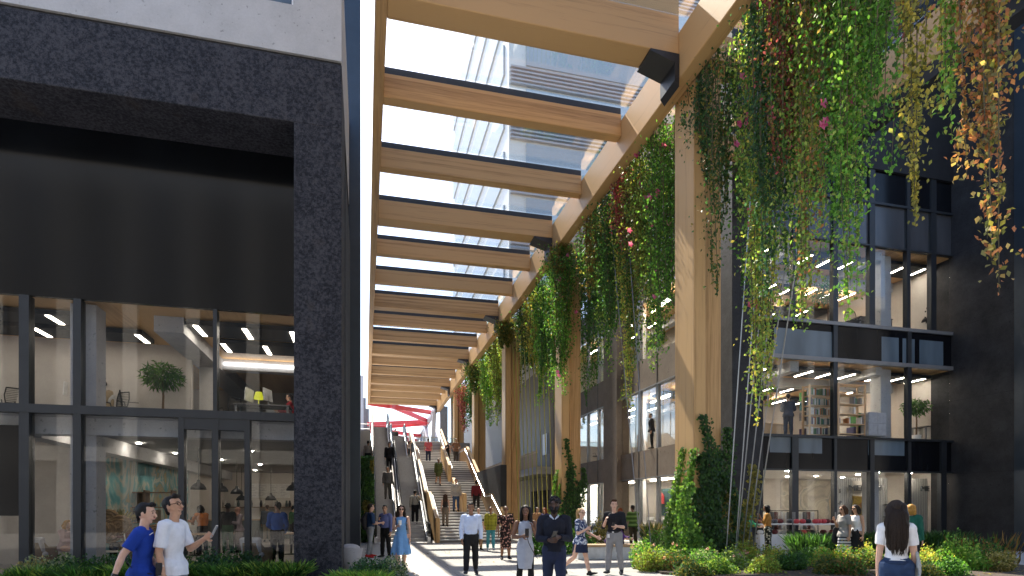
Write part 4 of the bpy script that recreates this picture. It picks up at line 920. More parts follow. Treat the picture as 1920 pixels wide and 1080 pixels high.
def person(label, u, D, z, face, h, skin_='skin_tan', hair='short', hairc='hair_black', top=('tee','white',(.8,.8,.8)), bot=('trousers','black',(.015,.015,.017)),
           shoes=(.02,.02,.02), AL=REL, AR=REL, LL=(0,4,2), LR=(0,4,2), hy=0, hp=0, lean=2, sex='m', seat=None, glasses=None, vox=None, build=1., sleeve=None, group=None, xy=None, beard=False, hem=None):
    x, y = xy if xy else at(u, D); Dd = D or math.hypot(x, y)
    vox = vox or (.0068 if Dd < 8 else .009 if Dd < 13 else .012 if Dd < 19 else .017)
    c = Vector((-x, -y)).normalized(); rt = Vector((-c.y, c.x)); a = R(face); hd = c*math.cos(a)+rt*math.sin(a); yaw = math.atan2(-hd.x, hd.y)
    fem = sex == 'f'; w = build*(1 if sex == 'f' else .96)
    sh = (.098 if fem else .112)*h*w; hw = .05*h
    # legs
    def legs(pz):
        J = {}
        for sd, s, (tp, kb, ab) in (('L', -1, LL), ('R', 1, LR)):
            hip = Vector((s*hw, 0, pz-.02*h)); t, b = R(tp), R(ab)
            d1 = Vector((s*math.sin(b), math.sin(t), -math.cos(t))).normalized(); k = hip+d1*.245*h
            t2 = R(tp-kb); d2 = Vector((s*math.sin(b)*.6, math.sin(t2), -math.cos(t2))).normalized(); an = k+d2*.235*h
            fp = R(max(-55, min(30, (tp-kb)*.9))) if seat is None else 0
            fd = Vector((s*.16, math.cos(fp), math.sin(fp))).normalized()
            J[sd] = (hip, k, an, fd)
        return J
    pz = .54*h; J = legs(pz)
    low = min(min(J[q][2].z-.038*h, J[q][2].z-.038*h+min(0, J[q][3].z)*.11*h) for q in 'LR')
    if seat is None: pz -= low
    else: pz = seat+.055*h
    J = legs(pz)
    tilt = Matrix.Translation((0,0,pz)) @ Matrix.Rotation(R(-lean), 4, 'X') @ Matrix.Translation((0,0,-.54*h))
    def T(px, py, pzz): return tilt @ Vector((px*h, py*h, pzz*h))
    if fem: prof = [(.47,.075,.066),(.515,.097,.072),(.56,.09,.066),(.625,.069,.055),(.68,.077,.062),(.725,.086,.075),(.775,.084,.058),(.812,.06,.045)]
    else: prof = [(.47,.075,.066),(.515,.09,.07),(.56,.088,.066),(.62,.084,.062),(.69,.094,.07),(.74,.102,.073),(.785,.098,.062),(.818,.062,.048)]
    def torso(mb, lo, hi, inf=0., dome=False):
        pr = [q for q in prof if lo-1e-6 <= q[0] <= hi+1e-6]
        mb.tube([T(0, (.006 if q[0] > .66 else 0), q[0]) for q in pr], [(q[1]*(w if q[0] > .58 else (w+1)/2)+inf)*h for q in pr], 18, [(q[2]+inf)/(q[1]+inf) for q in pr], (1,0,0), dome); return mb
    arm = {}
    for sd, s, (ua, fa) in (('L', -1, AL), ('R', 1, AR)):
        S0 = tilt @ Vector((s*sh, -.006*h, .797*h)); d1 = Vector((s*ua[0], ua[1], ua[2])).normalized(); E = S0+d1*.172*h
        d2 = Vector((s*fa[0], fa[1], fa[2])).normalized(); Wr = E+d2*.148*h; arm[sd] = (S0, E, Wr, d2, s)
    B = MB(); torso(B, .4, .9)
    B.tube([T(0,-.004,.80), T(0,.004,.85), T(0,.01,.89)], [.036*h,.030*h,.031*h] if not fem else [.03*h,.0255*h,.027*h], 12)
    sk = MB()
    for sd in 'LR':
        S0, E, Wr, d2, s = arm[sd]; k = .9 if fem else 1.
        B.tube([S0, S0.lerp(E,.45), E], [.034*h*k,.029*h*k,.023*h*k], 10, None, None, True)
        B.tube([E, E.lerp(Wr,.35), Wr], [.0225*h*k,.0235*h*k,.0155*h*k], 10, None, None, True)
        # hand: palm, four fingers, thumb
        med = Vector((-s, 0, 0)); sp_ = d2.cross(med)
        if sp_.length < .2: sp_ = d2.cross(Vector((0,0,1)))
        sp_.normalize(); sp_ *= -1 if sp_.y < 0 and abs(sp_.y) > .1 else 1; nm = sp_.cross(d2).normalized()
        if nm.dot(med+Vector((0,.3,0))) < 0: nm = -nm
        B.tube([Wr, Wr+d2*.022*h, Wr+d2*.05*h], [.0155*h,.023*h,.024*h], 10, [.8,.5,.42], sp_, True)
        for q, (o_, ln, rr) in enumerate(((.018,.040,.0056),(.0062,.046,.006),(-.0058,.043,.0057),(-.0175,.034,.005))):
            b0 = Wr+d2*.05*h+sp_*o_*h; curl = .35+.08*q
            p1 = b0+(d2*(1-.2*curl)+nm*curl*.5).normalized()*ln*.5*h; p2 = p1+(d2*(1-curl)+nm*curl*1.3).normalized()*ln*.5*h
            B.tube([b0, p1, p2], [max(rr*h, vox*.62), max(rr*h*.95, vox*.6), max(rr*h*.8, vox*.55)], 7, None, None, True)
        t0 = Wr+d2*.018*h+sp_*.016*h; t1 = t0+(d2*.7+sp_*.75+nm*.25).normalized()*.03*h; t2 = t1+(d2*.95+sp_*.25+nm*.35).normalized()*.024*h
        B.tube([t0, t1, t2], [.0085*h,.0075*h,.006*h], 7, None, None, True)
        hip, kn, an, fd = J[sd]
        B.tube([hip+Vector((0,0,.01*h)), hip.lerp(kn,.4), kn], [.054*h,.047*h,.034*h], 12, None, None, True)
        B.tube([kn, kn.lerp(an,.3)+Vector((0,-.006*h,0)), an], [.033*h,.036*h,.021*h], 12, None, None, True)
    def foot(mb, inf=0.):
        for sd in 'LR':
            hip, kn, an, fd = J[sd]; up = Vector((0,0,1)); up = (up-fd*fd.z).normalized(); side = fd.cross(up)
            o_ = an-up*.016*h
            mb.tube([o_-fd*.028*h, o_+fd*.01*h, o_+fd*.07*h-up*.006*h, o_+fd*.105*h-up*.008*h], [.019*h+inf,.022*h+inf,.026*h+inf,.018*h+inf], 10, [.95,.98,.62,.55], side, True)
            mb.tube([an+Vector((0,0,.03*h)), o_], [.022*h+inf,.023*h+inf], 8)
    foot(B)
    # head
    HM = tilt @ Matrix.Translation((0, .008*h, .868*h)) @ Matrix.Rotation(R(-hy), 4, 'Z') @ Matrix.Rotation(R(-hp), 4, 'X')
    hs = h*(1.0 if not fem else .97)
    Hd = MB()
    Hd.ball((0, .004*hs, .072*hs), .0445*hs, .056*hs, .058*hs, 16, 12)
    Hd.tube([(0,.012*hs,.055*hs),(0,.022*hs,.026*hs),(0,.03*hs,.008*hs)], [.038*hs,.032*hs,.018*hs], 12, [1.05,.9,.8], (1,0,0), True)
    Hd.tube([(0,.054*hs,.068*hs),(0,.063*hs,.052*hs),(0,.066*hs,.044*hs)], [.006*hs,.0085*hs,.0095*hs], 8, None, (1,0,0), True)
    Hd.tube([(-.02*hs,.05*hs,.078*hs),(0,.0565*hs,.08*hs),(.02*hs,.05*hs,.078*hs)], .0075*hs, 6, None, None, True)
    Hd.tube([(-.012*hs,.051*hs,.026*hs),(0,.0565*hs,.027*hs),(.012*hs,.051*hs,.026*hs)], .0068*hs, 6, None, None, True)
    for s in (-1, 1): Hd.ball((s*.045*hs, -.003*hs, .058*hs), .006*hs, .011*hs, .017*hs, 8, 6)
    xf(Hd, HM); B.add(Hd.v, Hd.f)
    body = fuse(B, 'person', skin_, None, vox, 0, 1)
    body.location = (x, y, z); body.rotation_euler = (0, 0, yaw); tag(body, label, 'person', group)
    # face details
    if face is not None and abs((face+hy+180) % 360-180) < 120:
        for s in (-1, 1):
            xf(MB().ball((s*.0185*hs, .0515*hs, .066*hs), .0075*hs, .0045*hs, .0045*hs, 8, 6), HM).build('eye', 'eye_dark', body, False, True)
            xf(MB().tube([(s*.010*hs,.0575*hs,.0795*hs),(s*.02*hs,.0555*hs,.082*hs),(s*.029*hs,.0475*hs,.078*hs)], .0026*hs, 6), HM).build('eyebrow', hairc, body, False, True)
        xf(MB().tube([(-.0135*hs,.0535*hs,.0285*hs),(0,.0625*hs,.0292*hs),(.0135*hs,.0535*hs,.0285*hs)], [.002*hs,.0038*hs,.002*hs], 6), HM).build('mouth', 'lip' if skin_ != 'skin_dark' else 'skin_mid', body, False, True)
    if beard:
        bd = MB(); bd.tube([(0,.02*hs,.034*hs),(0,.031*hs,.014*hs),(0,.034*hs,-.004*hs)], [.041*hs,.037*hs,.02*hs], 12, [1.,.95,.9], (1,0,0), True)
        for q in range(2): bd.ball(((q*2-1)*.03*hs, .02*hs, .04*hs), .014*hs, .026*hs, .024*hs)
        fuse(xf(bd, HM), 'beard', hairc, body, vox, .004, 1)
    if glasses:
        g = MB()
        for s in (-1, 1):
            if glasses == 'sun': g.ball((s*.019*hs, .0585*hs, .066*hs), .0165*hs, .0055*hs, .0125*hs, 10, 6)
            else:
                ring = [(s*.0195*hs+.0155*hs*math.cos(q*.628), .0605*hs, .066*hs+.0105*hs*math.sin(q*.628)) for q in range(11)]; g.tube(ring, .0018*hs, 5)
            g.tube([(s*.034*hs,.056*hs,.07*hs),(s*.0465*hs,.02*hs,.071*hs),(s*.047*hs,-.006*hs,.068*hs)], .002*hs, 5)
        g.tube([(-.006*hs,.062*hs,.068*hs),(.006*hs,.062*hs,.068*hs)], .002*hs, 5)
        xf(g, HM).build('glasses', 'lens_dark', body, False, True)
    # clothes
    def sleeves(mb, frac, inf):
        for sd in 'LR':
            S0, E, Wr, d2, s = arm[sd]; k = .9 if fem else 1.
            mb.tube([S0+Vector((-s*.03*h,0,.004*h)), S0], [.04*h+inf,.037*h+inf], 10, None, None, True)
            if frac <= .5:
                e = S0.lerp(E, frac*2); mb.tube([S0, e], [.036*h*k+inf, .032*h*k+inf*1.5], 10)
            else:
                e = E.lerp(Wr, frac*2-1); mb.tube([S0, S0.lerp(E,.5), E], [.036*h*k+inf,.031*h*k+inf,.0265*h*k+inf], 10, None, None, True); mb.tube([E, e], [.0262*h*k+inf,.0205*h*k+inf], 10)
    hem0 = hem; kind, cn, cc = top[0], top[1], top[2]; tm = cloth('cloth_'+cn, cc, *top[3:])
    inf = {'tee': .007, 'shirt': .009, 'sweater': .011, 'jacket': .016, 'sleeveless': .005, 'dress': .005, 'sheath': .005, 'robe': .016}[kind]
    fr = sleeve if sleeve is not None else {'tee': .36, 'shirt': .97, 'sweater': .97, 'jacket': .98, 'sleeveless': 0, 'dress': 0, 'sheath': .12, 'robe': .95}[kind]
    hem = {'tee': .47, 'shirt': .56, 'sweater': .515, 'jacket': .47, 'sleeveless': .56, 'dress': .56, 'sheath': .47, 'robe': .47}[kind]
    hem = hem0 or hem
    C_ = torso(MB(), hem, .9, inf)
    C_.tube([T(0,-.003,.808), T(0,0,.826)], [(.05 if not fem else .043)*h, (.037 if not fem else .031)*h+inf*.4], 12)
    if fr: sleeves(C_, fr, inf*h*.75)
    hem_tube = None
    if kind == 'sheath' and seat is None: C_.tube([T(0,0,hem+.07), T(0,0,hem+.005)], [(.094*(w+1)/2+inf)*h, (.1*(w+1)/2+inf)*h], 18, [.76, .76], (1,0,0))
    if kind in ('tee', 'jacket', 'robe') and seat is None and hem < .5:
        C_.tube([T(0,0,hem+.09), T(0,0,hem+.05), T(0,0,hem)], [(.094*(w+1)/2+inf)*h, (.112*(w+1)/2+inf)*h, (.118*(w+1)/2+inf)*h], 18, [.8, .86, .86], (1,0,0))
        for sd in 'LR': C_.ball(J[sd][0]+Vector((0,0,.014*h)), .067*h, .071*h, .062*h)
    fuse(C_, {'tee':'shirt','shirt':'shirt','sweater':'sweater','jacket':'jacket','sleeveless':'top','dress':'dress','sheath':'dress','robe':'tunic'}[kind], tm, body, max(vox, .009), .0045*h/1.7)
    if kind in ('shirt', 'jacket') and abs((face+180) % 360-180) < 110:
        cl = MB()
        for s in (-1, 1): cl.tube([T(s*.034,.0,.828), T(s*.03,.035,.822), T(s*.008,.062,.80)], [.0085*h,.0085*h,.006*h], 6, None, None, True)
        fuse(cl, 'collar', tm, body, max(vox*.8,.008))
    kind, cn, cc = bot[0], bot[1], bot[2]; bm = cloth('cloth_'+cn, cc, *bot[3:])
    Bt = MB()
    mid = (J['L'][1]+J['R'][1])/2; midA = (J['L'][2]+J['R'][2])/2; hipc = T(0,0,.515)
    spread = max(abs((J['L'][1]-J['R'][1]).y), .02*h)
    if kind in ('trousers', 'jeans', 'shorts', 'leggings', 'wide'):
        i2 = {'trousers': .008, 'jeans': .006, 'shorts': .012, 'leggings': .003, 'wide': .02}[kind]*h
        torso(Bt, .46, .565 if hem > .5 else .52, .0055, hem > .5)
        for sd in 'LR':
            hip, kn, an, fd = J[sd]
            i3 = min(i2, .005*h); Bt.ball(hip+Vector((0,0,(.012 if kind != 'shorts' else -.02)*h)), (.0565 if kind != 'shorts' else .05)*h+i3, (.060 if kind != 'shorts' else .05)*h+i3, .06*h+i3)
            if kind == 'shorts': Bt.tube([hip+Vector((0,0,-.03*h)), hip.lerp(kn,.5), hip.lerp(kn,.88)], [.057*h,.05*h+i2*.7,.047*h+i2], 12, None, None)
            else:
                Bt.tube([hip+Vector((0,0,.01*h)), hip.lerp(kn,.4), kn], [.056*h+i2*.7,.048*h+i2,.036*h+i2], 12, None, None, True)
                Bt.tube([kn, kn.lerp(an,.35), an+Vector((0,0,.004*h))], [.036*h+i2,(.038 if kind != 'wide' else .042)*h+i2,(.025 if kind != 'wide' else .045)*h+i2], 12)
        fuse(Bt, kind if kind not in ('wide',) else 'trousers', bm, body, max(vox, .009), .004*h/1.7)
    else:       # skirts: flare, pencil, knee, mini
        fl = {'flare': (.135,.55), 'pencil': (.082,.62), 'knee': (.105,.6), 'mini': (.098,.3)}[kind]; q = {'flare': 1.12, 'pencil': 1.0, 'knee': 1.28, 'mini': .72}[kind]
        end = hipc.lerp(mid, q); n = 28
        P0 = [T(0,0,.615), T(0,0,.56), hipc, hipc.lerp(mid, q*.5), end]; r0 = [.072*h,.09*h,.102*h,(.104*h+fl[0]*h)/2+.004*h, fl[0]*h]
        rings = []
        for k, (p_, r_) in enumerate(zip(P0, r0)):
            wv = .035*h*(k/4)**2 if kind == 'flare' else .004*h
            rings.append([p_+Vector((math.cos(6.2832*i/n)*(r_+wv*math.sin(i*6.2832*6/n)), math.sin(6.2832*i/n)*((r_*.78+spread*.35*(k/4)**2)+wv*math.sin(i*6.2832*6/n)), 0)) for i in range(n)])
        fuse(Bt.loft(rings), 'skirt', bm, body, max(vox, .009), .003)
        if len(bot) > 3 and bot[3] == 'over': pass
    Sh = MB(); foot(Sh, .005*h); fuse(Sh, 'shoes', cloth('leather_%02d%02d%02d' % tuple(int(q*99) for q in shoes), shoes), body, max(vox, .009))
    # hair
    Hr = MB(); A_ = .004*hs
    cap = ((0, -.011*hs, .082*hs), .0485*hs, .0555*hs, .0555*hs)
    if hair != 'bald': Hr.ball(*cap, 16, 12)
    if hair in ('short', 'quiff'):
        Hr.ball((0, .012*hs, .117*hs), .034*hs, .04*hs, .02*hs, 12, 8); Hr.tube([(0,-.045*hs,.075*hs),(0,-.042*hs,.03*hs)], [.03*hs,.022*hs], 10, [.6,.6], (1,0,0), True)
        for s in (-1, 1): Hr.tube([(s*.043*hs,.012*hs,.09*hs),(s*.044*hs,.012*hs,.066*hs)], .007*hs, 6, None, None, True)
        if hair == 'quiff': Hr.tube([(-.02*hs,.04*hs,.122*hs),(.02*hs,.044*hs,.124*hs)], .018*hs, 8, None, None, True)
    if hair == 'afro':
        for k in range(34):
            d = Vector((rnd.gauss(0,1), rnd.gauss(-.35,1), abs(rnd.gauss(0,1)))).normalized(); Hr.ball((d.x*.05*hs, -.006*hs+d.y*.054*hs, .084*hs+d.z*.052*hs), .0155*hs)
    if hair in ('long', 'wavy', 'bob', 'mane'):
        ln = {'long': .17, 'wavy': .13, 'bob': .075, 'mane': .24}[hair]
        Hr.ball((0, -.004*hs, .09*hs), .051*hs, .056*hs, .05*hs, 14, 10)
        for s in (-1, 0, 1):
            bx = s*.032*hs; wv = .012*hs if hair == 'wavy' else .003*hs
            pts = [(bx*1.0, -.03*hs+(0 if s == 0 else .012*hs), .09*hs), (bx*1.25, -.042*hs, .03*hs), (bx*1.35+wv*s, -.046*hs, -.04*hs if ln > .1 else 0.), (bx*1.2-wv*s, -.044*hs, -(ln-.04)*hs), (bx*.9, -.04*hs, -ln*hs)]
            if ln < .1: pts = pts[:2]+[(bx*1.35, -.034*hs, -.012*hs)]
            Hr.tube(pts, ([.034*hs,.035*hs,.034*hs,.03*hs,.014*hs] if ln > .1 else [.034*hs,.036*hs,.026*hs]), 10, [.75]*len(pts), (1,0,0), True)
        for s in (-1, 1):
            fr_ = [(s*.03*hs, .03*hs, .115*hs), (s*.046*hs, .022*hs, .08*hs), (s*.05*hs, .01*hs, .03*hs), (s*.055*hs, .0*hs, -.02*hs if ln < .1 else -.05*hs)]
            if ln > .1: fr_.append((s*.052*hs, .018*hs, -(ln*.8)*hs))
            Hr.tube(fr_, [.012*hs,.014*hs,.016*hs,.016*hs,.009*hs][:len(fr_)], 8, None, None, True)
    if hair in ('ponytail', 'bun'):
        Hr.tube([(0,-.05*hs,.11*hs),(0,-.075*hs,.12*hs)], [.018*hs,.012*hs], 8, None, None, True)
        if hair == 'ponytail': Hr.tube([(0,-.072*hs,.122*hs),(.004*hs,-.088*hs,.10*hs),(.006*hs,-.086*hs,.03*hs),(.004*hs,-.075*hs,-.06*hs),(0,-.06*hs,-.11*hs)], [.014*hs,.02*hs,.021*hs,.017*hs,.006*hs], 10, None, None, True)
        else: Hr.ball((0,-.078*hs,.098*hs), .026*hs)
    if hair == 'hijab':
        Hr.ball((0,-.008*hs,.075*hs), .055*hs, .058*hs, .066*hs); Hr.tube([(0,-.012*hs,.06*hs),(0,.0,-.01*hs),(0,.006*hs,-.06*hs)], [.052*hs,.056*hs,.085*hs], 14, [.95,.85,.7], (1,0,0), True)
    if hair != 'bald': fuse(xf(Hr, HM), 'hair' if hair != 'hijab' else 'headscarf', hairc, body, max(vox*.85, .008) if hair != 'mane' else .008, .006 if hair in ('wavy', 'afro', 'mane', 'quiff') else .004, 1)
    body['_'] = 0; del body['_']
    YAW[label] = (body, HM, arm, J, T, h)
    return body
YAW = {}
def hand_of(label, sd, fwd=.06):
    body, HM, arm, J, T, h = YAW[label]; S0, E, Wr, d2, s = arm[sd]
    m = Matrix.Translation(body.location) @ Matrix.Rotation(body.rotation_euler.z, 4, 'Z'); return m @ (Wr+d2*fwd*h), (m.to_3x3() @ d2)
def held(name, label, cat, who, sd, mk, mat, fwd=.06, off=(0,0,0), rot=(0,0,0)):
    p, d = hand_of(who, sd, fwd); b = YAW[who][0]
    o = mk.build(name, mat, None, False); o.location = Vector(p)+(Matrix.Rotation(b.rotation_euler.z, 3, 'Z') @ Vector(off)); o.rotation_euler = (rot[0], rot[1], rot[2]+b.rotation_euler.z); return tag(o, label, cat)
def onbody(name, label, cat, who, mk, mat, vox=None, amp=.004):
    b = YAW[who][0]
    o = fuse(mk, name, mat, None, vox or .012, amp) if vox != 0 else mk.build(name, mat, None, False, True)
    o.location = b.location; o.rotation_euler = b.rotation_euler; return tag(o, label, cat)
M('phone_black', (.012,.012,.014), .2); M('phone_grey', (.35,.35,.36), .3); M('cup_white', (.75,.73,.7), .5); M('bag_black', (.012,.012,.015), .7, .2, 20, .01)
BLK = ('trousers','black',(.012,.012,.014)); JNS = ('jeans','denim',(.045,.075,.15)); GRY = ('trousers','grey',(.24,.24,.25))
W = dict
# --- foreground
a = 'man in bright blue sports tee walking right, looking sideways'
person(a, 266, 6.9, 0, 78, 1.70, 'skin_fair', 'quiff', 'hair_black', ('tee','sport_blue',(.012,.045,.30)), ('shorts','dark_shorts',(.03,.035,.045)), (.5,.5,.5), AL=((.15,.1,-1),(.1,.45,-.8)), AR=((.16,-.62,-1),(.12,-.32,-1)), LL=(9,6,2), LR=(-9,8,2), hy=8, build=.86)
b, HM, arm, J, T, h = YAW[a]
MB().bar(T(.05,.067,.80), T(.075,.052,.785), .012, .004).bar(T(-.02,.073,.762), T(.02,.0735,.755), .01, .004).bar(T(.015,.074,.735), T(.03,.072,.715), .01, .004).build('shirt_stripe', 'white_paint', b, False)
p_, d_ = arm['R'][2], arm['R'][3]; MB().tube([p_-d_*.035, p_-d_*.005], .0345, 12).build('wristwatch', 'black_rubber', b, False)
bg_ = MB().box(-.11,.0,-.08,.11,.07,.07); xf(bg_, Matrix.Translation(T(.02,.094,.555)) @ Matrix.Rotation(.05,4,'Z'))
bg_ = onbody('crossbody_bag', 'small black crossbody bag at the hip of the man in blue tee', 'bag', a, bg_, 'bag_black', .01, .003)
MB().tube([T(.05,.1,.53), T(.0,.092,.62), T(-.05,.082,.72), T(-.085,.0,.825), T(-.06,-.07,.76), T(.06,-.085,.62), T(.1,-.02,.53), T(.08,.08,.52)], .011, 6, [.4]*8).build('strap', 'bag_black', bg_, False)
for q in range(3): MB().bar(T(.045+q*.012,.141,.552), T(.055+q*.012,.141,.582), .007, .003).build('white_stripe', 'white_paint', bg_, False)
MB().ball(T(-.03,.140,.54), .022, .004, .02).build('red_badge', 'red_steel', bg_, False)
a = 'man in white shirt and glasses walking while reading his phone'
person(a, 323, 7.1, 0, 56, 1.79, 'skin_tan', 'quiff', 'hair_black', ('tee','white_linen',(.72,.74,.80)), ('shorts','grey_shorts',(.22,.22,.25)), (.5,.5,.5), AL=((.10,.35,-1),(-.25,.85,.5)), AR=((.16,-.1,-1),(.05,.25,-1)), LL=(7,6,2), LR=(-7,8,2), hy=4, hp=-16, glasses='clear', sleeve=.42, build=.84)
held('smartphone', 'pale smartphone held up by the man in white shirt', 'phone', a, 'L', MB().box(-.038,-.005,-.08,.038,.005,.08), 'phone_grey', .07, (.0,.035,.03), (R(-25),0,R(15)))
a = 'woman with very long dark hair in white tee and jeans, seen from behind'
person(a, 1681, 7.2, 0, 184, 1.74, 'skin_fair', 'mane', 'hair_dark', ('tee','white_cotton',(.80,.79,.80)), ('jeans','blue_denim',(.028,.052,.115)), (.6,.6,.6), AL=((.12,-.02,-1),(.05,.12,-1)), AR=((.12,.02,-1),(.02,.35,-.8)), LL=(8,4,2), LR=(-8,8,2), sex='f', sleeve=.33, build=.84, hem=.56)
b, HM, arm, J, T, h = YAW[a]
jk = MB().tube([arm['R'][1]+Vector((.02,.04,.0)), arm['R'][1].lerp(arm['R'][2],.6)+Vector((.03,.05,-.12)), arm['R'][2]+Vector((.02,.06,-.35))], [.05,.075,.05], 10, [.5,.45,.4], (0,1,0), True)
jk.tube([arm['R'][1]+Vector((.03,-.03,.0)), arm['R'][1]+Vector((.05,-.03,-.2)), arm['R'][1]+Vector((.05,-.02,-.42))], [.04,.055,.04], 10, [.4,.4,.4], (0,1,0), True)
onbody('grey_jacket', 'light grey jacket hung over the arm of the long haired woman', 'jacket', a, jk, cloth('cloth_light_grey', (.42,.43,.42)), .011, .008)
for s in (-1, 1): MB().prism([(s*.046*h-.05,.505*h),(s*.046*h+.05,.505*h),(s*.046*h+.05,.455*h),(s*.046*h,.435*h),(s*.046*h-.05,.455*h)], 1, -.0865*h, -.082*h).build('back_pocket', cloth('cloth_dark_denim', (.018,.035,.085)), b, False)
MB().tube([T(.090*math.cos(q*.393),.071*math.sin(q*.393),.565) for q in range(17)], .022, 6, [.35]*17).build('waistband', 'cloth_dark_denim', b, False)
hr = MB()
for q in range(170):
    s_ = rnd.uniform(-1, 1); x0 = s_*.05*h*rnd.uniform(.6,1); yb = -.05*h-.012*h*math.sqrt(max(0, 1-s_*s_))-rnd.uniform(0,.008); ln = rnd.uniform(.14,.262)
    hr.tube([(x0*.7, yb*.75, .095*h), (x0*1.05, yb*1.12, .03*h), (x0*1.2+rnd.gauss(0,.006), yb*1.2-.012*h, -.05*h), (x0*1.05+rnd.gauss(0,.01), yb*1.2-.01*h, -ln*.75*h), (x0*.8+rnd.gauss(0,.016), yb*1.12, -ln*h)], [.004,.007,.007,.006,.0015], 5)
xf(hr, HM).build('hair_strand', 'hair_dark', b, False, True)['kind'] = 'stuff'
# --- people walking in the passage
a = 'smiling woman in light blue dress and sunglasses holding a coffee cup'
person(a, 752, 15.6, 0, 4, 1.76, 'skin_fair', 'wavy', 'hair_dark', ('dress','sky_dress',(.17,.36,.66)), ('flare','sky_dress',(.17,.36,.66)), (.02,.02,.02), AR=((.1,.12,-1),(-.35,.75,.38)), AL=((.16,-.1,-1),(.02,.1,-1)), LL=(-12,22,1), LR=(16,4,1), sex='f', glasses='sun')
held('coffee_cup', 'white paper coffee cup with dark lid held by the woman in the blue dress', 'cup', a, 'R', MB().lathe([(.032,-.06),(.042,.05),(.043,.052),(.043,.066),(.03,.07)], (0,0,0), 12), 'cup_white', .07, (0,.03,.02))
b, HM, arm, J, T, h = YAW[a]
pk = MB().tube([T(-.085,.02,.80), T(-.07,.075,.72), T(-.085,.02,.62)], .015, 6).tube([T(.085,.02,.80), T(.07,.075,.72), T(.085,.02,.62)], .015, 6).tube([T(0,-.1,.79), T(0,-.12,.7), T(0,-.1,.6)], [.1,.13,.12], 10, [.5,.5,.5], (1,0,0), True)
onbody('backpack', 'dark backpack worn by the woman in the light blue dress', 'bag', a, pk, 'bag_black', .012)
a = 'man in navy shirt with black backpack standing by the planted wall'
person(a, 694, 20.1, 0, 105, 1.82, 'skin_fair', 'short', 'hair_dark', ('shirt','navy_shirt',(.02,.05,.12)), ('jeans','pale_grey_jeans',(.26,.28,.30)), (.45,.03,.03), AL=((.1,.2,-1),(-.1,.9,.2)), AR=((.1,.15,-1),(-.1,.9,.1)), LL=(5,3,4), LR=(-5,6,4), hy=0, hp=-8, sleeve=.5)
b, HM, arm, J, T, h = YAW[a]
onbody('backpack', 'black backpack on the back of the man in navy shirt', 'bag', a, MB().tube([T(0,-.09,.80), T(0,-.13,.7), T(0,-.11,.57)], [.09,.15,.13], 12, [.6,.75,.7], (1,0,0), True), 'bag_black', .014)
a = 'man in blue purple shirt and black trousers gripping his bag strap'
person(a, 723, 20.3, 0, -38, 1.80, 'skin_tan', 'short', 'hair_black', ('shirt','violet_blue',(.13,.16,.36)), BLK, AR=((.1,.15,-1),(-.45,.6,.55)), AL=((.14,-.05,-1),(0,.15,-1)), LL=(0,2,5), LR=(0,2,5), hy=-20)
b, HM, arm, J, T, h = YAW[a]
onbody('shoulder_bag', 'black shoulder bag of the man in blue purple shirt', 'bag', a, MB().tube([T(.12,-.06,.56), T(.12,-.06,.47)], [.1,.1], 10, [.45,.45], (0,1,0), True).tube([T(.05,.08,.80), T(.07,.085,.7), T(.12,.0,.58)], .022, 6), 'bag_black', .014)
a = 'man in pale blue dress shirt and black trousers walking forward'
person(a, 883, 14.8, 0, 2, 1.79, 'skin_brown', 'short', 'hair_black', ('shirt','pale_blue_shirt',(.55,.63,.82)), BLK, (.03,.03,.04), AR=((.17,.02,-1),(-.06,.28,-1)), AL=((.17,-.05,-1),(.02,.05,-1)), LL=(-10,12,3), LR=(12,4,3), hy=6)
a = 'woman in black and yellow plaid shirt and teal trousers'
person(a, 920, 23.3, 0, 8, 1.73, 'skin_brown', 'bun', 'hair_black', ('robe','plaid',(.03,.03,.015),'plaid',(.36,.34,.03),110.), ('leggings','teal',(.06,.25,.30)), (.7,.7,.7), sex='f', LL=(8,4,1), LR=(-8,10,1), sleeve=.75)
person('person in black waistcoat half hidden behind the man in pale blue', 897, 24.0, 0, 10, 1.70, 'skin_fair', 'bun', 'hair_black', ('tee','white_black',(.5,.5,.5),'camo',(.02,.02,.02),6.), ('trousers','ochre',(.25,.17,.06)), sex='f')
a = 'woman in dark dress printed with pink flowers'
person(a, 948, 19.2, 0, 12, 1.74, 'skin_brown', 'bun', 'hair_black', ('sheath','dark_floral',(.02,.012,.012),'floral',(.48,.25,.20),13.), ('knee','dark_floral',(.02,.012,.012),'floral',(.48,.25,.20),13.), (.03,.03,.04), sex='f', build=1.16, sleeve=.42, AR=((.2,.05,-1),(.0,.3,-1)), AL=((.2,.1,-1),(-.3,.5,-.6)), LL=(8,6,1), LR=(-6,8,1), glasses='clear')
a = 'woman in grey sleeveless dress with long black hair and phone'
person(a, 985, 11.5, 0, 14, 1.71, 'skin_mid', 'long', 'hair_black', ('sheath','heather_grey',(.36,.38,.44)), ('pencil','heather_grey',(.36,.38,.44)), (.02,.02,.02), sex='f', sleeve=.0, AR=((.3,.05,-1),(-.55,.9,.12)), AL=((.16,.12,-1),(-.45,.55,.85)), LL=(10,6,1), LR=(-8,10,1), hy=18)
b, HM, arm, J, T, h = YAW[a]
lg = MB()
for sd in 'LR':
    hip, kn, an, fd = J[sd]; lg.tube([hip, hip.lerp(kn,.5), kn], [.05*h,.046*h,.036*h], 10); lg.tube([kn, kn.lerp(an,.35), an], [.035*h,.038*h,.024*h], 10, None, None, True)
fuse(lg, 'tights', cloth('cloth_black_tights', (.012,.012,.013)), b, .01)
held('smartphone', 'phone with dangling black lanyard held by the woman in grey dress', 'phone', a, 'R', MB().box(-.037,-.006,-.02,.037,.006,.12).tube([(0,0,-.02),(-.03,.0,-.15),(-.12,.0,-.32),(-.2,.02,-.45)], .007, 6), 'phone_black', .07, (0,.03,.02))
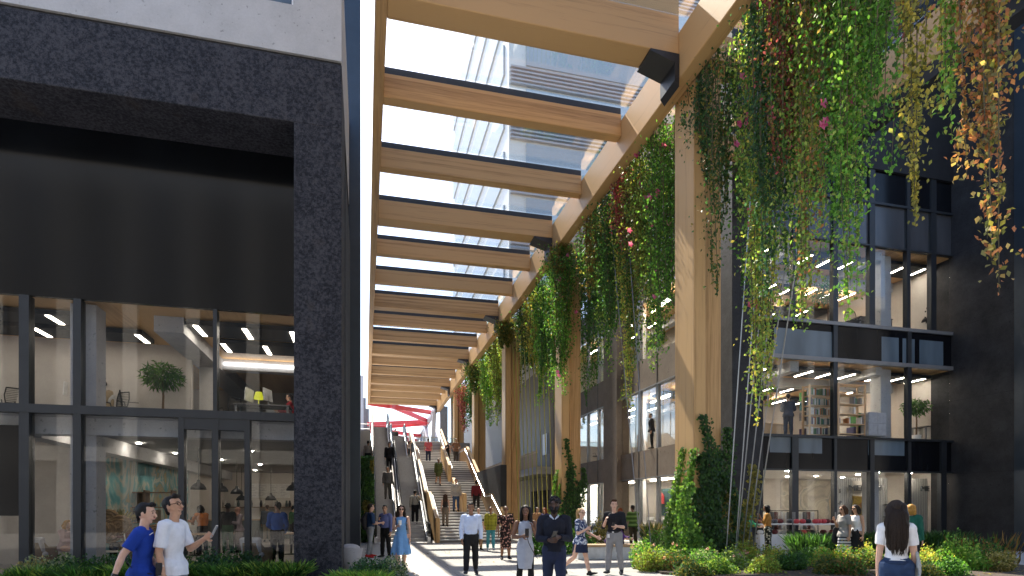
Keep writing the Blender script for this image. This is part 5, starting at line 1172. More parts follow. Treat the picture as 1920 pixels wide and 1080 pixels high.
a = 'bearded man in black sweater over a pale collar, holding his phone'
person(a, 1039, 9.7, 0, 2, 1.82, 'skin_dark', 'afro', 'hair_black', ('sweater','black_navy_knit',(.012,.014,.024)), ('trousers','navy',(.02,.027,.06)), (.02,.02,.02), build=1.02, beard=True, AR=((.17,.12,-1),(-.62,.8,-.05)), AL=((.17,.15,-1),(-.66,.75,.12)), LL=(10,5,2), LR=(-8,10,2), hy=4)
b, HM, arm, J, T, h = YAW[a]
cl = MB()
for s in (-1, 1): cl.tube([T(s*.036,.0,.838), T(s*.032,.04,.83), T(s*.008,.068,.808)], [.011*h,.011*h,.007*h], 6, None, None, True)
fuse(cl, 'collar', cloth('cloth_pale_collar', (.5,.54,.62)), b, .009)
held('smartphone', 'dark phone in the hands of the bearded man', 'phone', a, 'L', MB().box(-.037,-.006,-.05,.037,.006,.09), 'phone_black', .075, (0,.02,.02), (R(-40),0,R(20)))
a = 'blonde woman with ponytail in navy floral top and short navy skirt'
person(a, 1088, 14.8, 0, 62, 1.71, 'skin_fair', 'ponytail', 'hair_blonde', ('tee','navy_print',(.03,.05,.14),'camo',(.6,.64,.72),22.), ('mini','navy_skirt',(.015,.022,.055)), (.02,.02,.02), sex='f', sleeve=.4, AL=((.15,.35,-1),(.1,1,-.45)), AR=((.12,.1,-1),(-.3,.75,.45)), LL=(16,3,1), LR=(-16,34,1), hy=18, glasses='clear')
held('clutch_purse', 'small black purse held by the ponytailed woman', 'bag', a, 'R', MB().box(-.09,-.015,-.06,.09,.015,.06), 'bag_black', .07, (0,.03,.0), (0,.5,.3))
a = 'man in black short sleeved shirt and grey trousers checking his phone'
person(a, 1152, 14.9, 0, -14, 1.87, 'skin_fair', 'quiff', 'hair_brown', ('shirt','black_shirt',(.012,.013,.018)), GRY, (.02,.025,.03), sleeve=.52, AR=((.24,.02,-1),(-.35,.65,.55)), AL=((.24,.05,-1),(-.5,.85,.1)), LL=(-6,8,4), LR=(8,3,4), hy=-22)
b, HM, arm, J, T, h = YAW[a]
MB().tube([T(.093*math.cos(q*.393),.072*math.sin(q*.393),.566) for q in range(17)], .019, 6, [.35]*17).build('belt', 'bag_black', b, False); bk = MB().box(-.025,.0,-.016,.025,.012,.016); xf(bk, Matrix.Translation(T(0,.074,.566))).build('buckle', 'steel', b, False)
xf(MB().box(-.03,0,-.045,.03,.006,.045), Matrix.Translation(T(.06,.078,.515))).build('name_badge', 'white_paint', b, False)
held('smartphone', 'black phone held by the man in the black shirt', 'phone', a, 'L', MB().box(-.037,-.006,-.03,.037,.006,.11), 'phone_black', .07, (0,.03,.02), (R(-50),0,R(30)))
person('person in purple jacket sitting bent over on the white bench', 1143, 20.0, 0, 60, 1.70, 'skin_fair', 'bob', 'hair_brown', ('jacket','purple',(.08,.03,.16)), ('trousers','dusk',(.05,.04,.06)), seat=.50, lean=38, LL=(86,88,4), LR=(84,80,4), AL=((.1,.7,-1),(-.1,1,-.1)), AR=((.1,.7,-1),(-.1,1,-.1)), hp=-20)
person('man in green striped jacket standing before the passage shop window', 1187, 26.0, 0, -150, 1.83, 'skin_mid', 'short', 'hair_black', ('jacket','green_stripe',(.05,.10,.02),'stripe',(.16,.26,.07),34.), ('trousers','olive_brown',(.06,.05,.03)), (.08,.06,.03), AL=((.15,.35,-1),(-.4,.6,.6)), AR=((.15,.3,-1),(-.5,.8,.3)))
person('person in dark jacket behind the man in black shirt', 1163, 27.5, 0, 170, 1.72, 'skin_fair', 'bob', 'hair_red', ('jacket','slate',(.08,.09,.11)), BLK, sex='f')
person('black haired person in tan top near the yellow cables', 1007, 29.5, 0, 30, 1.75, 'skin_tan', 'bun', 'hair_black', ('tee','tan_top',(.42,.23,.11)), BLK, sex='f')
person('auburn haired person in purple beside the second column', 1022, 29.0, 0, -40, 1.72, 'skin_tan', 'bob', 'hair_red', ('shirt','dark_violet',(.06,.05,.12)), BLK, sex='f')
a = 'red haired woman in green top and jeans walking right by the corner pier'
person(a, 1402, 20.8, 0, 80, 1.74, 'skin_fair', 'long', 'hair_red', ('shirt','mint_green',(.06,.34,.17)), JNS, sex='f', AL=((.1,.5,-1),(.0,.9,-.3)), AR=((.1,.3,-1),(.0,.9,-.2)), LL=(14,4,1), LR=(-14,16,1))
a = 'woman in mustard top and dark floral trousers with hand at her face'
person(a, 1440, 20.9, 0, -95, 1.80, 'skin_brown', 'bob', 'hair_black', ('shirt','mustard',(.34,.17,.04)), ('wide','black_floral',(.015,.02,.015),'floral',(.45,.45,.38),14.), sex='f', sleeve=.7, AL=((.1,.35,-1),(-.2,.6,1)), AR=((.1,.3,-1),(-.3,.7,.3)))
person('woman in grey tee and sunglasses carrying a dark tote, left of a pair', 1583, 17.3, 0, -48, 1.75, 'skin_tan', 'bob', 'hair_brown', ('tee','grey_tee',(.30,.29,.28)), ('knee','striped_skirt',(.6,.6,.62),'stripe',(.03,.035,.06),70.), sex='f', glasses='sun', AR=((.12,.2,-1),(-.2,.5,.7)), LL=(10,4,1), LR=(-10,10,1))
onbody('tote_bag', 'dark tote bag hanging at the side of the woman in grey tee', 'bag', 'woman in grey tee and sunglasses carrying a dark tote, left of a pair', MB().tube([(.24,.06,1.02),(.25,.06,.76)], [.13,.16], 10, [.35,.35], (0,1,0), True), 'bag_black', .014)
person('woman in white sleeveless top, black skirt and sunglasses', 1606, 17.2, 0, -40, 1.77, 'skin_tan', 'bob', 'hair_dark', ('sleeveless','white_top',(.74,.74,.77)), ('knee','black_skirt',(.015,.015,.017)), sex='f', glasses='sun', LL=(-10,8,1), LR=(10,4,1))
person('blonde person in green jacket with pack behind the long haired woman', 1708, 15.0, 0, 172, 1.78, 'skin_fair', 'bob', 'hair_gold', ('jacket','forest',(.015,.10,.07)), ('trousers','ink',(.015,.018,.025)), sex='f')
person('man in grey jacket seen through the shop glass beside the corner pier', 1426, 25.5, .04, 60, 1.78, 'skin_fair', 'short', 'hair_brown', ('jacket','mid_grey',(.14,.14,.15)), GRY)
# --- stairs and escalators
def onstair(lab, u, Y, z, face, h, **k):
    X = onY(u, Y); D = X*SN+Y*CS; return person(lab, None, D, z, face, h, xy=(X, Y), **k)
onstair('long haired woman in dark top climbing the lowest stair flight', 835, 30.5, .75, 182, 1.68, skin_='skin_fair', hair='mane', hairc='hair_brown', top=('sleeveless','dark_top',(.03,.025,.025)), bot=('trousers','taupe',(.17,.14,.11)), sex='f', LL=(20,30,1), LR=(-4,4,1))
onstair('man in pale hoodie and jeans coming down onto the lower landing', 855, 32.7, 1.5, 5, 1.84, skin_='skin_fair', hair='short', hairc='hair_brown', top=('jacket','oatmeal',(.42,.39,.35)), bot=JNS, LL=(6,6,2), LR=(-4,8,2))
onstair('man in red sweater walking up from the lower landing', 893, 34.0, 1.52, 176, 1.84, skin_='skin_brown', hair='short', hairc='hair_black', top=('sweater','brick_red',(.22,.03,.035)), bot=('trousers','dark_brown',(.035,.028,.025)), LL=(-20,22,2), LR=(18,14,2))
onstair('woman in olive jacket stepping down the middle flight', 822, 37.5, 3.15, 8, 1.74, skin_='skin_brown', hair='bun', hairc='hair_black', top=('jacket','olive_drab',(.09,.11,.035)), bot=('mini','olive_skirt',(.07,.08,.03)), sex='f', LL=(8,6,1), LR=(-14,40,1))
onstair('man in coral pink shirt and dark trousers on the upper landing', 803, 42.6, Z2, 180, 1.74, skin_='skin_tan', hair='short', hairc='hair_brown', top=('tee','coral',(.62,.13,.15)), bot=('trousers','midnight',(.02,.025,.05)), build=1.12)
onstair('woman in black dress on the upper landing', 839, 43.2, Z2, 6, 1.66, skin_='skin_fair', hair='bun', hairc='hair_black', top=('sleeveless','black_dress',(.012,.012,.013)), bot=('knee','black_dress',(.012,.012,.013)), sex='f', AR=((.2,.1,-1),(-.6,.7,.4)))
onstair('person with hands on hips in brown top on the upper landing', 855, 42.6, Z2, 20, 1.78, skin_='skin_tan', hair='bun', hairc='hair_brown', top=('tee','cocoa',(.24,.13,.08)), bot=('trousers','ash',(.06,.055,.05)), AL=((.6,-.2,-1),(-.6,.3,-.6)), AR=((.6,-.2,-1),(-.6,.3,-.6)))
onstair('pale dressed person on the landing behind the inner escalator', 768, 43.5, Z2, 30, 1.62, skin_='skin_fair', hair='bob', hairc='hair_brown', top=('tee','shell',(.5,.4,.34)), bot=('knee','shell',(.5,.4,.34)), sex='f')
onstair('man in grey suit standing on the outer escalator', 727, 33.6, 2.22, 4, 1.80, skin_='skin_tan', hair='short', hairc='hair_black', top=('jacket','suit_grey',(.12,.115,.11)), bot=('trousers','suit_grey',(.12,.115,.11)))
onstair('man in dark suit and tie standing higher on the outer escalator', 730, 36.5, 3.9, 2, 1.82, skin_='skin_tan', hair='short', hairc='hair_dark', top=('jacket','suit_dark',(.012,.012,.015)), bot=BLK)
a = 'man in beige shirt with shoulder bag riding up the inner escalator'
onstair(a, 778, 31.3, .87, 176, 1.78, skin_='skin_fair', hair='short', hairc='hair_black', top=('shirt','beige_shirt',(.36,.34,.29)), bot=BLK, AR=((.3,.4,-.3),(-.3,.3,1)))
b, HM, arm, J, T, h = YAW[a]
onbody('shoulder_bag', 'black bag hanging from the shoulder of the man in beige', 'bag', a, MB().tube([T(.13,-.04,.6), T(.13,-.04,.5)], [.12,.12], 10, [.4,.4], (0,1,0), True).tube([T(.04,-.075,.8), T(.09,-.08,.68), T(.13,-.04,.58)], .02, 6), 'bag_black', .016)
onstair('person standing at the head of the escalators against the red steel', 741, 57., Z3, 4, 1.9, skin_='skin_tan', hair='short', hairc='hair_dark', top=('jacket','charcoal',(.07,.06,.055)), bot=('trousers','smoke',(.1,.09,.085)))
onstair('person in pale shirt walking on the side terrace above the planted wall', 690, 37.5, 4.1, 160, 1.78, skin_='skin_brown', hair='short', hairc='hair_black', top=('shirt','stone_shirt',(.30,.27,.23)), bot=BLK, LL=(14,6,1), LR=(-14,14,1))
# --- inside the cafe
person('man in blue shirt and black trousers standing in the cafe', 520, 16.6, .05, 165, 1.80, 'skin_tan', 'short', 'hair_black', ('shirt','royal_shirt',(.06,.14,.42)), BLK, AL=((.22,.1,-1),(-.5,.5,-.5)), AR=((.22,.0,-1),(-.3,.4,-.7)), hy=-55)
person('blonde woman in pink jacket sitting by the cafe glass', 121, 16.6, .05, 40, 1.68, 'skin_fair', 'bob', 'hair_gold', ('jacket','blush',(.42,.30,.31)), ('mini','black_skirt',(.015,.015,.017)), sex='f', seat=.45, LL=(84,86,2), LR=(88,80,0), AL=((.1,.4,-1),(-.3,.5,.8)), AR=((.1,.5,-1),(-.4,.8,.1)), lean=10, hp=-8)
person('dark haired person in wine red top seated among the baskets', 240, 18.8, .05, -70, 1.70, 'skin_fair', 'short', 'hair_black', ('shirt','burgundy',(.10,.01,.02)), BLK, seat=.45, LL=(84,86,2), LR=(84,86,2), AL=((.1,.5,-1),(-.3,.9,.1)), AR=((.1,.5,-1),(-.3,.9,.1)), hp=-15)
person('woman in orange top and black trousers leaning over a cafe table', 380, 21.0, .05, -150, 1.76, 'skin_brown', 'bob', 'hair_black', ('shirt','orange_top',(.50,.17,.05)), BLK, sex='f', build=1.1, AL=((.15,.6,-.8),(-.1,1,.1)), AR=((.15,.2,-1),(0,.4,-.8)), lean=12)
person('person in white seated at the table beside the woman in orange', 361, 21.0, .05, 170, 1.70, 'skin_brown', 'short', 'hair_black', ('tee','cream',(.6,.58,.54)), BLK, seat=.46, LL=(84,86,4), LR=(84,86,4))
person('curly haired person in black top and green trousers between the door frames', 427, 21.5, .05, 178, 1.80, 'skin_dark', 'afro', 'hair_black', ('shirt','black_top',(.015,.015,.018)), ('trousers','bottle_green',(.035,.10,.055)))
person('woman in pink headscarf and lilac tunic', 447, 21.8, .05, -60, 1.68, 'skin_tan', 'hijab', cloth('cloth_peach_scarf', (.55,.30,.24)), ('robe','lilac',(.36,.30,.34)), ('trousers','mauve',(.32,.27,.28)), sex='f', AL=((.15,.4,-1),(-.5,.7,.2)))
person('man in grey jacket waiting at the cafe counter', 501, 29.0, .05, 182, 1.82, 'skin_fair', 'short', 'hair_brown', ('jacket','slate_blue',(.09,.11,.14)), ('trousers','sand',(.36,.32,.26)))
person('person in green sweater beside the granite pier inside the cafe', 549, 27.0, .05, 120, 1.76, 'skin_tan', 'short', 'hair_black', ('sweater','moss',(.05,.13,.05)), BLK)
# --- offices
person('woman in tan jacket with ponytail sitting at the office window', 196, 17.6, 4.12, 165, 1.72, 'skin_tan', 'ponytail', 'hair_black', ('jacket','tan_coat',(.36,.28,.18)), BLK, sex='f', seat=.48, LL=(84,86,3), LR=(84,86,3), vox=.014)
person('blonde person in white bending forward in an office chair', 236, 17.9, 4.12, -110, 1.68, 'skin_fair', 'bob', 'hair_gold', ('tee','ivory',(.58,.57,.55)), GRY, seat=.48, LL=(84,86,3), LR=(84,86,3), lean=42, AL=((.1,.6,-1),(0,.6,-.8)), AR=((.1,.6,-1),(0,.6,-.8)), vox=.014)
person('person in red top at the office desk beside the granite pier', 545, 19.6, 4.12, -95, 1.72, 'skin_fair', 'short', 'hair_black', ('shirt','cherry',(.30,.02,.03)), BLK, seat=.48, LL=(84,86,3), LR=(84,86,3), AL=((.1,.5,-1),(-.2,.9,.1)), AR=((.1,.5,-1),(-.2,.9,.1)), vox=.014)
person('man in navy suit standing with his back to the first floor glass', 1478, 25.0, 4.72, 190, 1.82, 'skin_tan', 'short', 'hair_black', ('jacket','navy_suit',(.04,.055,.09)), ('trousers','navy_suit',(.04,.055,.09)), AL=((.2,.1,-1),(-.5,.6,-.1)), AR=((.2,.1,-1),(-.5,.6,-.1)))
person('man in black suit looking sideways on the upper office floor', 1738, 27.3, 9.44, 110, 1.84, 'skin_fair', 'short', 'hair_dark', ('jacket','suit_dark',(.012,.012,.015)), BLK, AL=((.1,.4,-1),(-.3,.8,.2)), AR=((.1,.4,-1),(-.3,.8,.2)))
person('person in dark coat on the upper floor beside the end pier', 1774, 27.3, 9.44, -60, 1.86, 'skin_tan', 'long', 'hair_dark', ('jacket','ash_coat',(.06,.055,.055)), BLK, sex='f')
person('man in dark suit standing in the passage side office', 1222, 29.8, 4.72, -90, 1.78, 'skin_tan', 'short', 'hair_dark', ('jacket','suit_dark',(.012,.012,.015)), BLK)
flush()
# ---------------------------------------------------------------- furniture and fittings
M('mesh_black', (.02,.02,.022), .6); M('desk_grey', (.10,.10,.105), .5); M('screen_white', (.62,.62,.62), .4); M('wicker', (.26,.19,.12), .85, .45, 60, .01); M('cushion', (.5,.5,.52), .9); M('counter_green', (.07,.09,.085), .6)
M('basket', (.24,.15,.07), .85, .5, 45, .01); M('paper', (.72,.70,.66), .7); M('maroon', (.14,.03,.03), .8, .4, 5); M('green_box', (.05,.30,.03), .5); M('violet_box', (.06,.045,.16), .5); M('cabinet_grey', (.33,.35,.38), .5); M('teal_banner', (.03,.09,.10), .7); M('sign_grey', (.13,.14,.15), .5); M('wood_top', (.42,.28,.16), .6)
M('planter_white', (.55,.57,.60), .6)
def box_at(x, y, z, sx, sy, sz): return (x-sx/2, y-sy/2, z, x+sx/2, y+sy/2, z+sz)
def desk(label, u, D, z, w=1.8, d=.8, rz=0):
    x, y = at(u, D); t = thing('office_desk', label, 'desk', (x, y, z), rz, 'office desks')
    MB().box(-w/2, -d/2, .71, w/2, d/2, .75).build('desk_top', 'desk_grey', t, False, bevel=.006)
    for sx in (-1, 1):
        MB().box(sx*(w/2-.06)-.03, -d/2+.03, 0, sx*(w/2-.06)+.03, -d/2+.09, .71).build('leg', 'grey_metal', t, False); MB().box(sx*(w/2-.06)-.03, d/2-.09, 0, sx*(w/2-.06)+.03, d/2-.03, .71).build('leg', 'grey_metal', t, False)
    MB().box(-w/2+.1, -.02, .25, w/2-.1, .02, .70).build('modesty_panel', 'rail_glass', t, False); return t
def monitor(label, u, D, z, face):
    x, y = at(u, D); t = thing('computer_monitor', label, 'monitor', (x, y, z), face, 'monitors on the office desks')
    MB().prism([(-.02,.13),(.02,.13),(-.02,.52),(-.05,.52)], 0, -.27, .27).build('screen', 'screen_white', t, False, bevel=.006)
    MB().box(-.09, -.06, 0, .09, .1, .012).bar((0,.03,.01), (0,0,.3), .06, .015).build('stand', 'steel', t, False)
def desk_lamp(label, u, D, z):
    x, y = at(u, D); t = thing('desk_lamp', label, 'lamp', (x, y, z), 0, 'yellow green desk lamps')
    MB().lathe([(.07,0),(.07,.015),(.012,.03),(.012,.2)], (0,0,0), 12).build('base', 'lamp_glow', t, False, True)
    MB().lathe([(.15,.2),(.09,.42),(.085,.42),(.145,.2)], (0,0,0), 18).build('lamp_shade', 'lamp_glow', t, False, True)
def office_chair(label, u, D, z, rz):
    x, y = at(u, D); t = thing('office_chair', label, 'chair', (x, y, z), rz, 'mesh office chairs')
    MB().box(-.24,-.24,.45,.24,.24,.51).build('seat', 'mesh_black', t, False, bevel=.03)
    bk = MB(); prof = [(-.21,.58),(-.24,.8),(-.2,1.02),(.2,1.02),(.24,.8),(.21,.58)]
    for a, b in zip(prof, prof[1:]+prof[:1]): bk.tube([(a[0], -.25-(a[1]-.58)*.15, a[1]), (b[0], -.25-(b[1]-.58)*.15, b[1])], .016, 6)
    for q in range(9): bk.tube([(-.2, -.255-(q*.05)*.15, .6+q*.05), (.2, -.255-(q*.05)*.15, .6+q*.05)], .006, 4)
    bk.build('backrest', 'mesh_black', t, False); bs = MB().tube([(0,0,.1),(0,0,.45)], .03, 8).tube([(0,-.1,.47),(0,-.27,.62)], .02, 6)
    for q in range(5): bs.tube([(0,0,.1),(.28*math.cos(q*1.257),.28*math.sin(q*1.257),.05)], .018, 6)
    bs.build('base', 'dark_metal', t, False)
    for s in (-1, 1): MB().tube([(s*.26,-.15,.48),(s*.28,-.1,.68),(s*.28,.15,.68)], .016, 6).build('armrest', 'dark_metal', t, False)
desk('grey office desk with two pale screens behind the left mullions', 95, 17.6, 4.12, 1.7)
desk('grey office desk beside the granite pier', 495, 18.4, 4.12, 1.6)
monitor('slanted pale monitor left of the lamp on the far left desk', 92, 17.5, 4.87, 1.2); monitor('pale monitor right of the lamp on the far left desk', 133, 17.5, 4.87, 1.2)
monitor('pale monitor left of the lamp on the desk by the granite pier', 466, 18.3, 4.87, 1.3); monitor('dark edged monitor right of the lamp by the granite pier', 503, 18.3, 4.87, -1.9)
desk_lamp('yellow green lamp on the far left office desk', 108, 17.5, 4.87); desk_lamp('yellow green lamp on the desk beside the granite pier', 485, 18.3, 4.87); desk_lamp('yellow green lamp on the upper floor behind the vines', 1463, 25.5, 10.3)
office_chair('mesh office chair behind the woman in the tan jacket', 214, 17.3, 4.12, 2.6); office_chair('mesh office chair of the blonde person bending forward', 248, 17.6, 4.12, -1.2); office_chair('mesh office chair at the far left office edge', 25, 17.2, 4.12, .6); office_chair('mesh office chair left of the desk by the granite pier', 428, 18.6, 4.12, .9); office_chair('mesh office chair left of the far left desk', 68, 18.0, 4.12, 1.5)
sx_, sy_ = at(338, 18.5); t = thing('side_cabinet', 'low white side cabinet with open cubby beside the potted tree', 'cabinet', (sx_, sy_, 4.12))
MB().box(-.42,-.2,0,-.02,.2,.04).box(-.42,-.2,.5,.42,.2,.54).box(-.42,-.2,.04,-.38,.2,.5).box(-.04,-.2,.04,0,.2,.5).box(.38,-.2,0,.42,.2,.5).build('carcass', 'white_paint', t, False); MB().box(-.3,-.1,.04,-.12,.1,.3).build('storage_box', 'blue_panel', t, False); MB().box(.02,-.19,.54,.36,.15,.66).build('red_folder', 'maroon', t, False)
t = thing('table_lamp', 'grey drum shade lamp on the white side cabinet', 'lamp', (sx_-.1, sy_, 4.66)); MB().lathe([(.08,0),(.08,.02),(.012,.03),(.012,.35)]).build('base', 'white_paint', t, False); MB().lathe([(.19,.33),(.18,.6)], (0,0,0), 18).build('lamp_shade', 'cabinet_grey', t, False, True)
# pendant lamps
def pendant(label, u, v, D):
    x, y = at(u, D); z = CAMZ+(VH-v)*D/FPX; t = thing('pendant_lamp', label, 'lamp', (x, y, z), 0, 'black pendant lamps in the cafe')
    MB().lathe([(.27,0),(.25,.09),(.17,.2),(.07,.26),(.05,.36),(.03,.36),(.055,.245),(.155,.18),(.24,.075),(.262,0)], (0,0,0), 20).build('lamp_shade', 'dark_metal', t, False, True)
    MB().tube([(0,0,.36),(0,0,3.86-z)], .012, 5).build('cord', 'dark_metal', t, False); MB().ball((0,0,.08), .075).build('bulb', 'bulb_light', t, False, True)
for lb, u, v, D in (('black pendant lamp just left of the cafe door frame',372,918,21.5),('black pendant lamp between the cafe door frames',415,922,24),('black pendant lamp above the woman in pink headscarf',444,926,27),('black pendant lamp half behind the right door frame',453,938,31),('black pendant lamp in front of the cafe menu boards',508,938,29.5),('black pendant lamp touching the granite pier edge',549,920,25)): pendant(lb, u, v, D)
# counter, shelf, menu boards
cx, cy_ = at(505, 32.5)
t = thing('cafe_counter', 'dark green cafe counter under the menu boards', 'counter', (cx, cy_, .05)); MB().box(-3.2,-.35,0,3.2,.35,1.0).build('front_panel', 'counter_green', t, False); MB().box(-3.25,-.4,1.0,3.25,.4,1.06).build('counter_top', 'wood_top', t, False)
MB().box(-2.2,-.2,1.06,-1.5,.2,1.45).build('pastry_case', 'rail_glass', t, False)
t = thing('wall_shelf', 'long wall shelf of jars behind the cafe counter', 'shelf', (cx, 38.1, 1.75)); MB().box(-3.4,-.3,0,3.4,.15,.05).build('board', 'dark_wood', t, False)
for q in range(9):
    for j in range(2): MB().lathe([(.07,0),(.08,.2),(.05,.3),(.05,.38)], (-3.1+q*.72+j*.18,-.08,.05), 8).build('jar', ['dark_metal','paper','counter_green'][(q+j) % 3], t, False)
for k, u in enumerate((478, 495, 515, 534)):
    X = onY(u, 38.2); t = thing('menu_board', ['pale menu board farthest left behind the counter','second pale menu board left of the front pendant','third pale menu board right of the front pendant','pale menu board nearest the granite pier'][k], 'menu board', (X, 38.22, 2.35), 0, 'menu boards over the cafe counter')
    MB().box(-.30,-.02,0,.30,.02,.85).build('board', 'paper', t, False)
    for q in range(7): MB().box(-.25,-.03,.72-q*.1,-.25+.2+.25*((q*7+k*3) % 5)/5,-.022,.735-q*.1).build('menu_line', 'grey_metal', t, False)
# tables and chairs
def cafe_table(label, u, D):
    x, y = at(u, D); t = thing('cafe_table', label, 'table', (x, y, .05), 0, 'cafe tables'); MB().lathe([(.38,.72),(.4,.74),(.4,.76),(.38,.77)], (0,0,0), 20).build('table_top', 'wood_top', t, False); MB().lathe([(.25,0),(.24,.02),(.03,.04),(.03,.72)], (0,0,0), 12).build('pedestal', 'dark_metal', t, False)
def bentwood(label, u, D, rz):
    x, y = at(u, D); t = thing('bentwood_chair', label, 'chair', (x, y, .05), rz, 'black bentwood cafe chairs'); MB().lathe([(.2,.44),(.21,.46),(.2,.48)], (0,0,0), 16).build('seat', 'dark_metal', t, False)
    for a in (.78, 2.36, 3.93, 5.5): MB().tube([(.17*math.cos(a),.17*math.sin(a),.44),(.23*math.cos(a),.23*math.sin(a),0)], .014, 6).build('leg', 'dark_metal', t, False)
    MB().tube([(.19*math.cos(2.36+q*.13*1.0),-.02-.19*abs(math.sin(math.pi*q/12))*0-.17, .46+.42*math.sin(math.pi*q/12)) if False else (-.19+.38*q/12,-.17,.46+.42*math.sin(math.pi*q/12)) for q in range(13)], .014, 6).tube([(-.11+.22*q/8,-.17,.46+.27*math.sin(math.pi*q/8)) for q in range(9)], .01, 6).build('backrest', 'dark_metal', t, False)
cafe_table('round cafe table before the person seated in white', 372, 20.3); cafe_table('round cafe table behind the curly haired person', 437, 23.5); cafe_table('round cafe table right of the man in blue shirt', 546, 21.0)
for lb, u, D, rz in (('bentwood chair below the person seated in white',358,20.8,0),('bentwood chair left of the right door frame',432,22.6,.4),('bentwood chair behind the woman in headscarf',452,24.5,2.2),('bentwood chair behind the wicker armchair',474,22.0,1.2)): bentwood(lb, u, D, rz)
def armchair(label, u, D, rz, z=.05):
    x, y = at(u, D); t = thing('wicker_armchair', label, 'armchair', (x, y, z), rz, 'wicker armchairs of the cafe')
    sh = MB(); n = 16
    for k in range(n+1):
        a = math.pi*(k/n)+math.pi; sh.v += [(.42*math.cos(a), .38*math.sin(a), .12), (.46*math.cos(a), .44*math.sin(a)-.03, .68 if .2 < k/n < .8 else .56), (.43*math.cos(a), .41*math.sin(a)-.02, .68 if .2 < k/n < .8 else .56), (.38*math.cos(a), .34*math.sin(a), .12)]
    for k in range(n):
        for q in range(4): j = (q+1) % 4; sh.f.append((k*4+q, k*4+j, k*4+4+j, k*4+4+q)); sh.mi.append(0)
    sh.build('shell', 'wicker', t, False); MB().box(-.36,-.34,.3,.36,.36,.44).build('seat_cushion', 'cushion', t, False, bevel=.04)
    c_ = MB().box(-.32,-.1,0,.32,.06,.42); xf(c_, Matrix.Translation((0,-.25,.42)) @ Matrix.Rotation(R(14),4,'X')); c_.build('back_cushion', 'cushion', t, False, bevel=.04)
    for s in (-1, 1): MB().tube([(s*.4,.3,.4),(s*.42,.3,0)], .018, 6).build('leg', 'white_paint', t, False)
armchair('wicker armchair with pale cushion left of the man in blue shirt', 486, 16.5, -.5); armchair('wicker armchair beside the blonde seated woman', 82, 16.7, -.3); armchair('wicker armchair under the person in wine red', 248, 18.9, .9)
# basket display
for k, (lb, u, v, D, r) in enumerate((('large dark round woven basket low in the basket display',205,996,18.5,.36),('round tan woven basket on top of the pile',203,975,18.8,.32),('striped woven basket low at the left of the pile',186,995,18.2,.3),('tan woven basket at the right of the pile',225,985,18.6,.3),('woven basket behind the man in white shirt',292,1003,18.0,.3))):
    x, y = at(u, D); z = max(.05+r*.75, CAMZ+(VH-v)*D/FPX); t = thing('woven_basket', lb, 'basket', (x, y, z), 0, 'woven baskets behind the cafe glass')
    rings = MB()
    for q in range(7): rings.tube([(r*math.sin(.45*q+.3)*math.cos(i*.393), -r*.55*math.cos(.45*q+.3), r*math.sin(.45*q+.3)*math.sin(i*.393)) for i in range(17)], .035, 6)
    rings.ball((0,0,0), r*.9, r*.5, r*.9, 16, 10); rings.build('weave', 'basket', t, False, True)
x, y = at(207, 18.3); t = thing('white_trolley', 'white metal trolley under the woven baskets', 'trolley', (x, y, .05)); MB().box(-.55,-.3,.28,.55,.3,.32).box(-.55,-.3,.05,.55,.3,.08).build('shelf', 'white_paint', t, False)
for sx in (-.53,.53): MB().tube([(sx,-.28,0),(sx,-.28,.5),(sx*.9,-.28,.85)], .02, 6).build('leg', 'white_paint', t, False)
x, y = at(220, 19.2); t = thing('dried_plants', 'bundle of dried palm leaves among the baskets', 'dried plants', (x, y, .9))
n_ = 70; a_ = NR.uniform(-1.1, 1.1, n_); leaves('leaf_blade', np.stack([x+np.sin(a_)*.45, np.full(n_, y)+NR.normal(0,.08,n_), 1.1+np.cos(a_)*.35], 1), np.stack([np.sin(a_), NR.normal(0,.2,n_), np.cos(a_)], 1), NR.normal(0,1,(n_,3)), .5, colors('straw', n_), t, .16)
x, y = at(275, 21.8); t = thing('display_shelf', 'dark display shelf of goods before the teal painting', 'shelf', (x, y, .05))
fr = MB()
for sx in (-.9,0,.9): fr.box(sx-.03,-.25,0,sx+.03,.25,2.3)
for z in (0,.55,1.1,1.65,2.2): fr.box(-.9,-.25,z,.9,.25,z+.04)
fr.build('frame', 'dark_wood', t, False)
for q in range(14): MB().box(*box_at(-.75+(q % 5)*.36, 0, .04+.55*(q//5), .2, .3, rnd.uniform(.2,.45))).build('boxed_good', rnd.choice(['maroon','basket','dark_metal','paper','wicker']), t, False)
MB().box(-.9,.26,1.1,-.02,.3,2.2).build('back_panel', 'basket', t, False)
# bookshelves on the first floor
def bookcase(label, u0, u1, D, full):
    x0, y = at(u0, D); x1 = onY(u1, y); t = thing('bookcase', label, 'bookcase', (x0, y, 4.72), 0, 'open timber bookcases'); w_ = x1-x0; fr = MB()
    for sx in (0, w_-.06): fr.box(sx, 0, 0, sx+.06, .06, 2.15).box(sx, .4, 0, sx+.06, .46, 2.15)
    fr.build('upright', 'pale_wood', t, False)
    for k in range(6):
        z = .08+k*.41; sh = MB().box(.06,0,z-.03,w_-.06,.46,z).build('shelf', 'pale_wood', t, False)
        if k == 5: continue
        xx = .1
        while xx < w_-.14:
            bw = rnd.uniform(.035,.085)
            if rnd.random() < full[k]:
                MB().box(xx, .05, z+.002, xx+bw-.006, .3, z+rnd.uniform(.22,.33)).build('book', BOOK[rnd.randrange(len(BOOK))], t, False)
            else: xx += .12
            xx += bw
for n_, c_ in (('book_teal',(.03,.14,.16)),('book_cream',(.5,.46,.38)),('book_navy',(.03,.045,.12)),('book_orange',(.42,.16,.05)),('book_green',(.05,.16,.07)),('book_grey',(.22,.23,.25)),('book_white',(.65,.65,.63))): M(n_, c_, .6)
BOOK = ['book_teal','book_cream','book_navy','book_orange','book_green','book_grey','book_white','book_white']
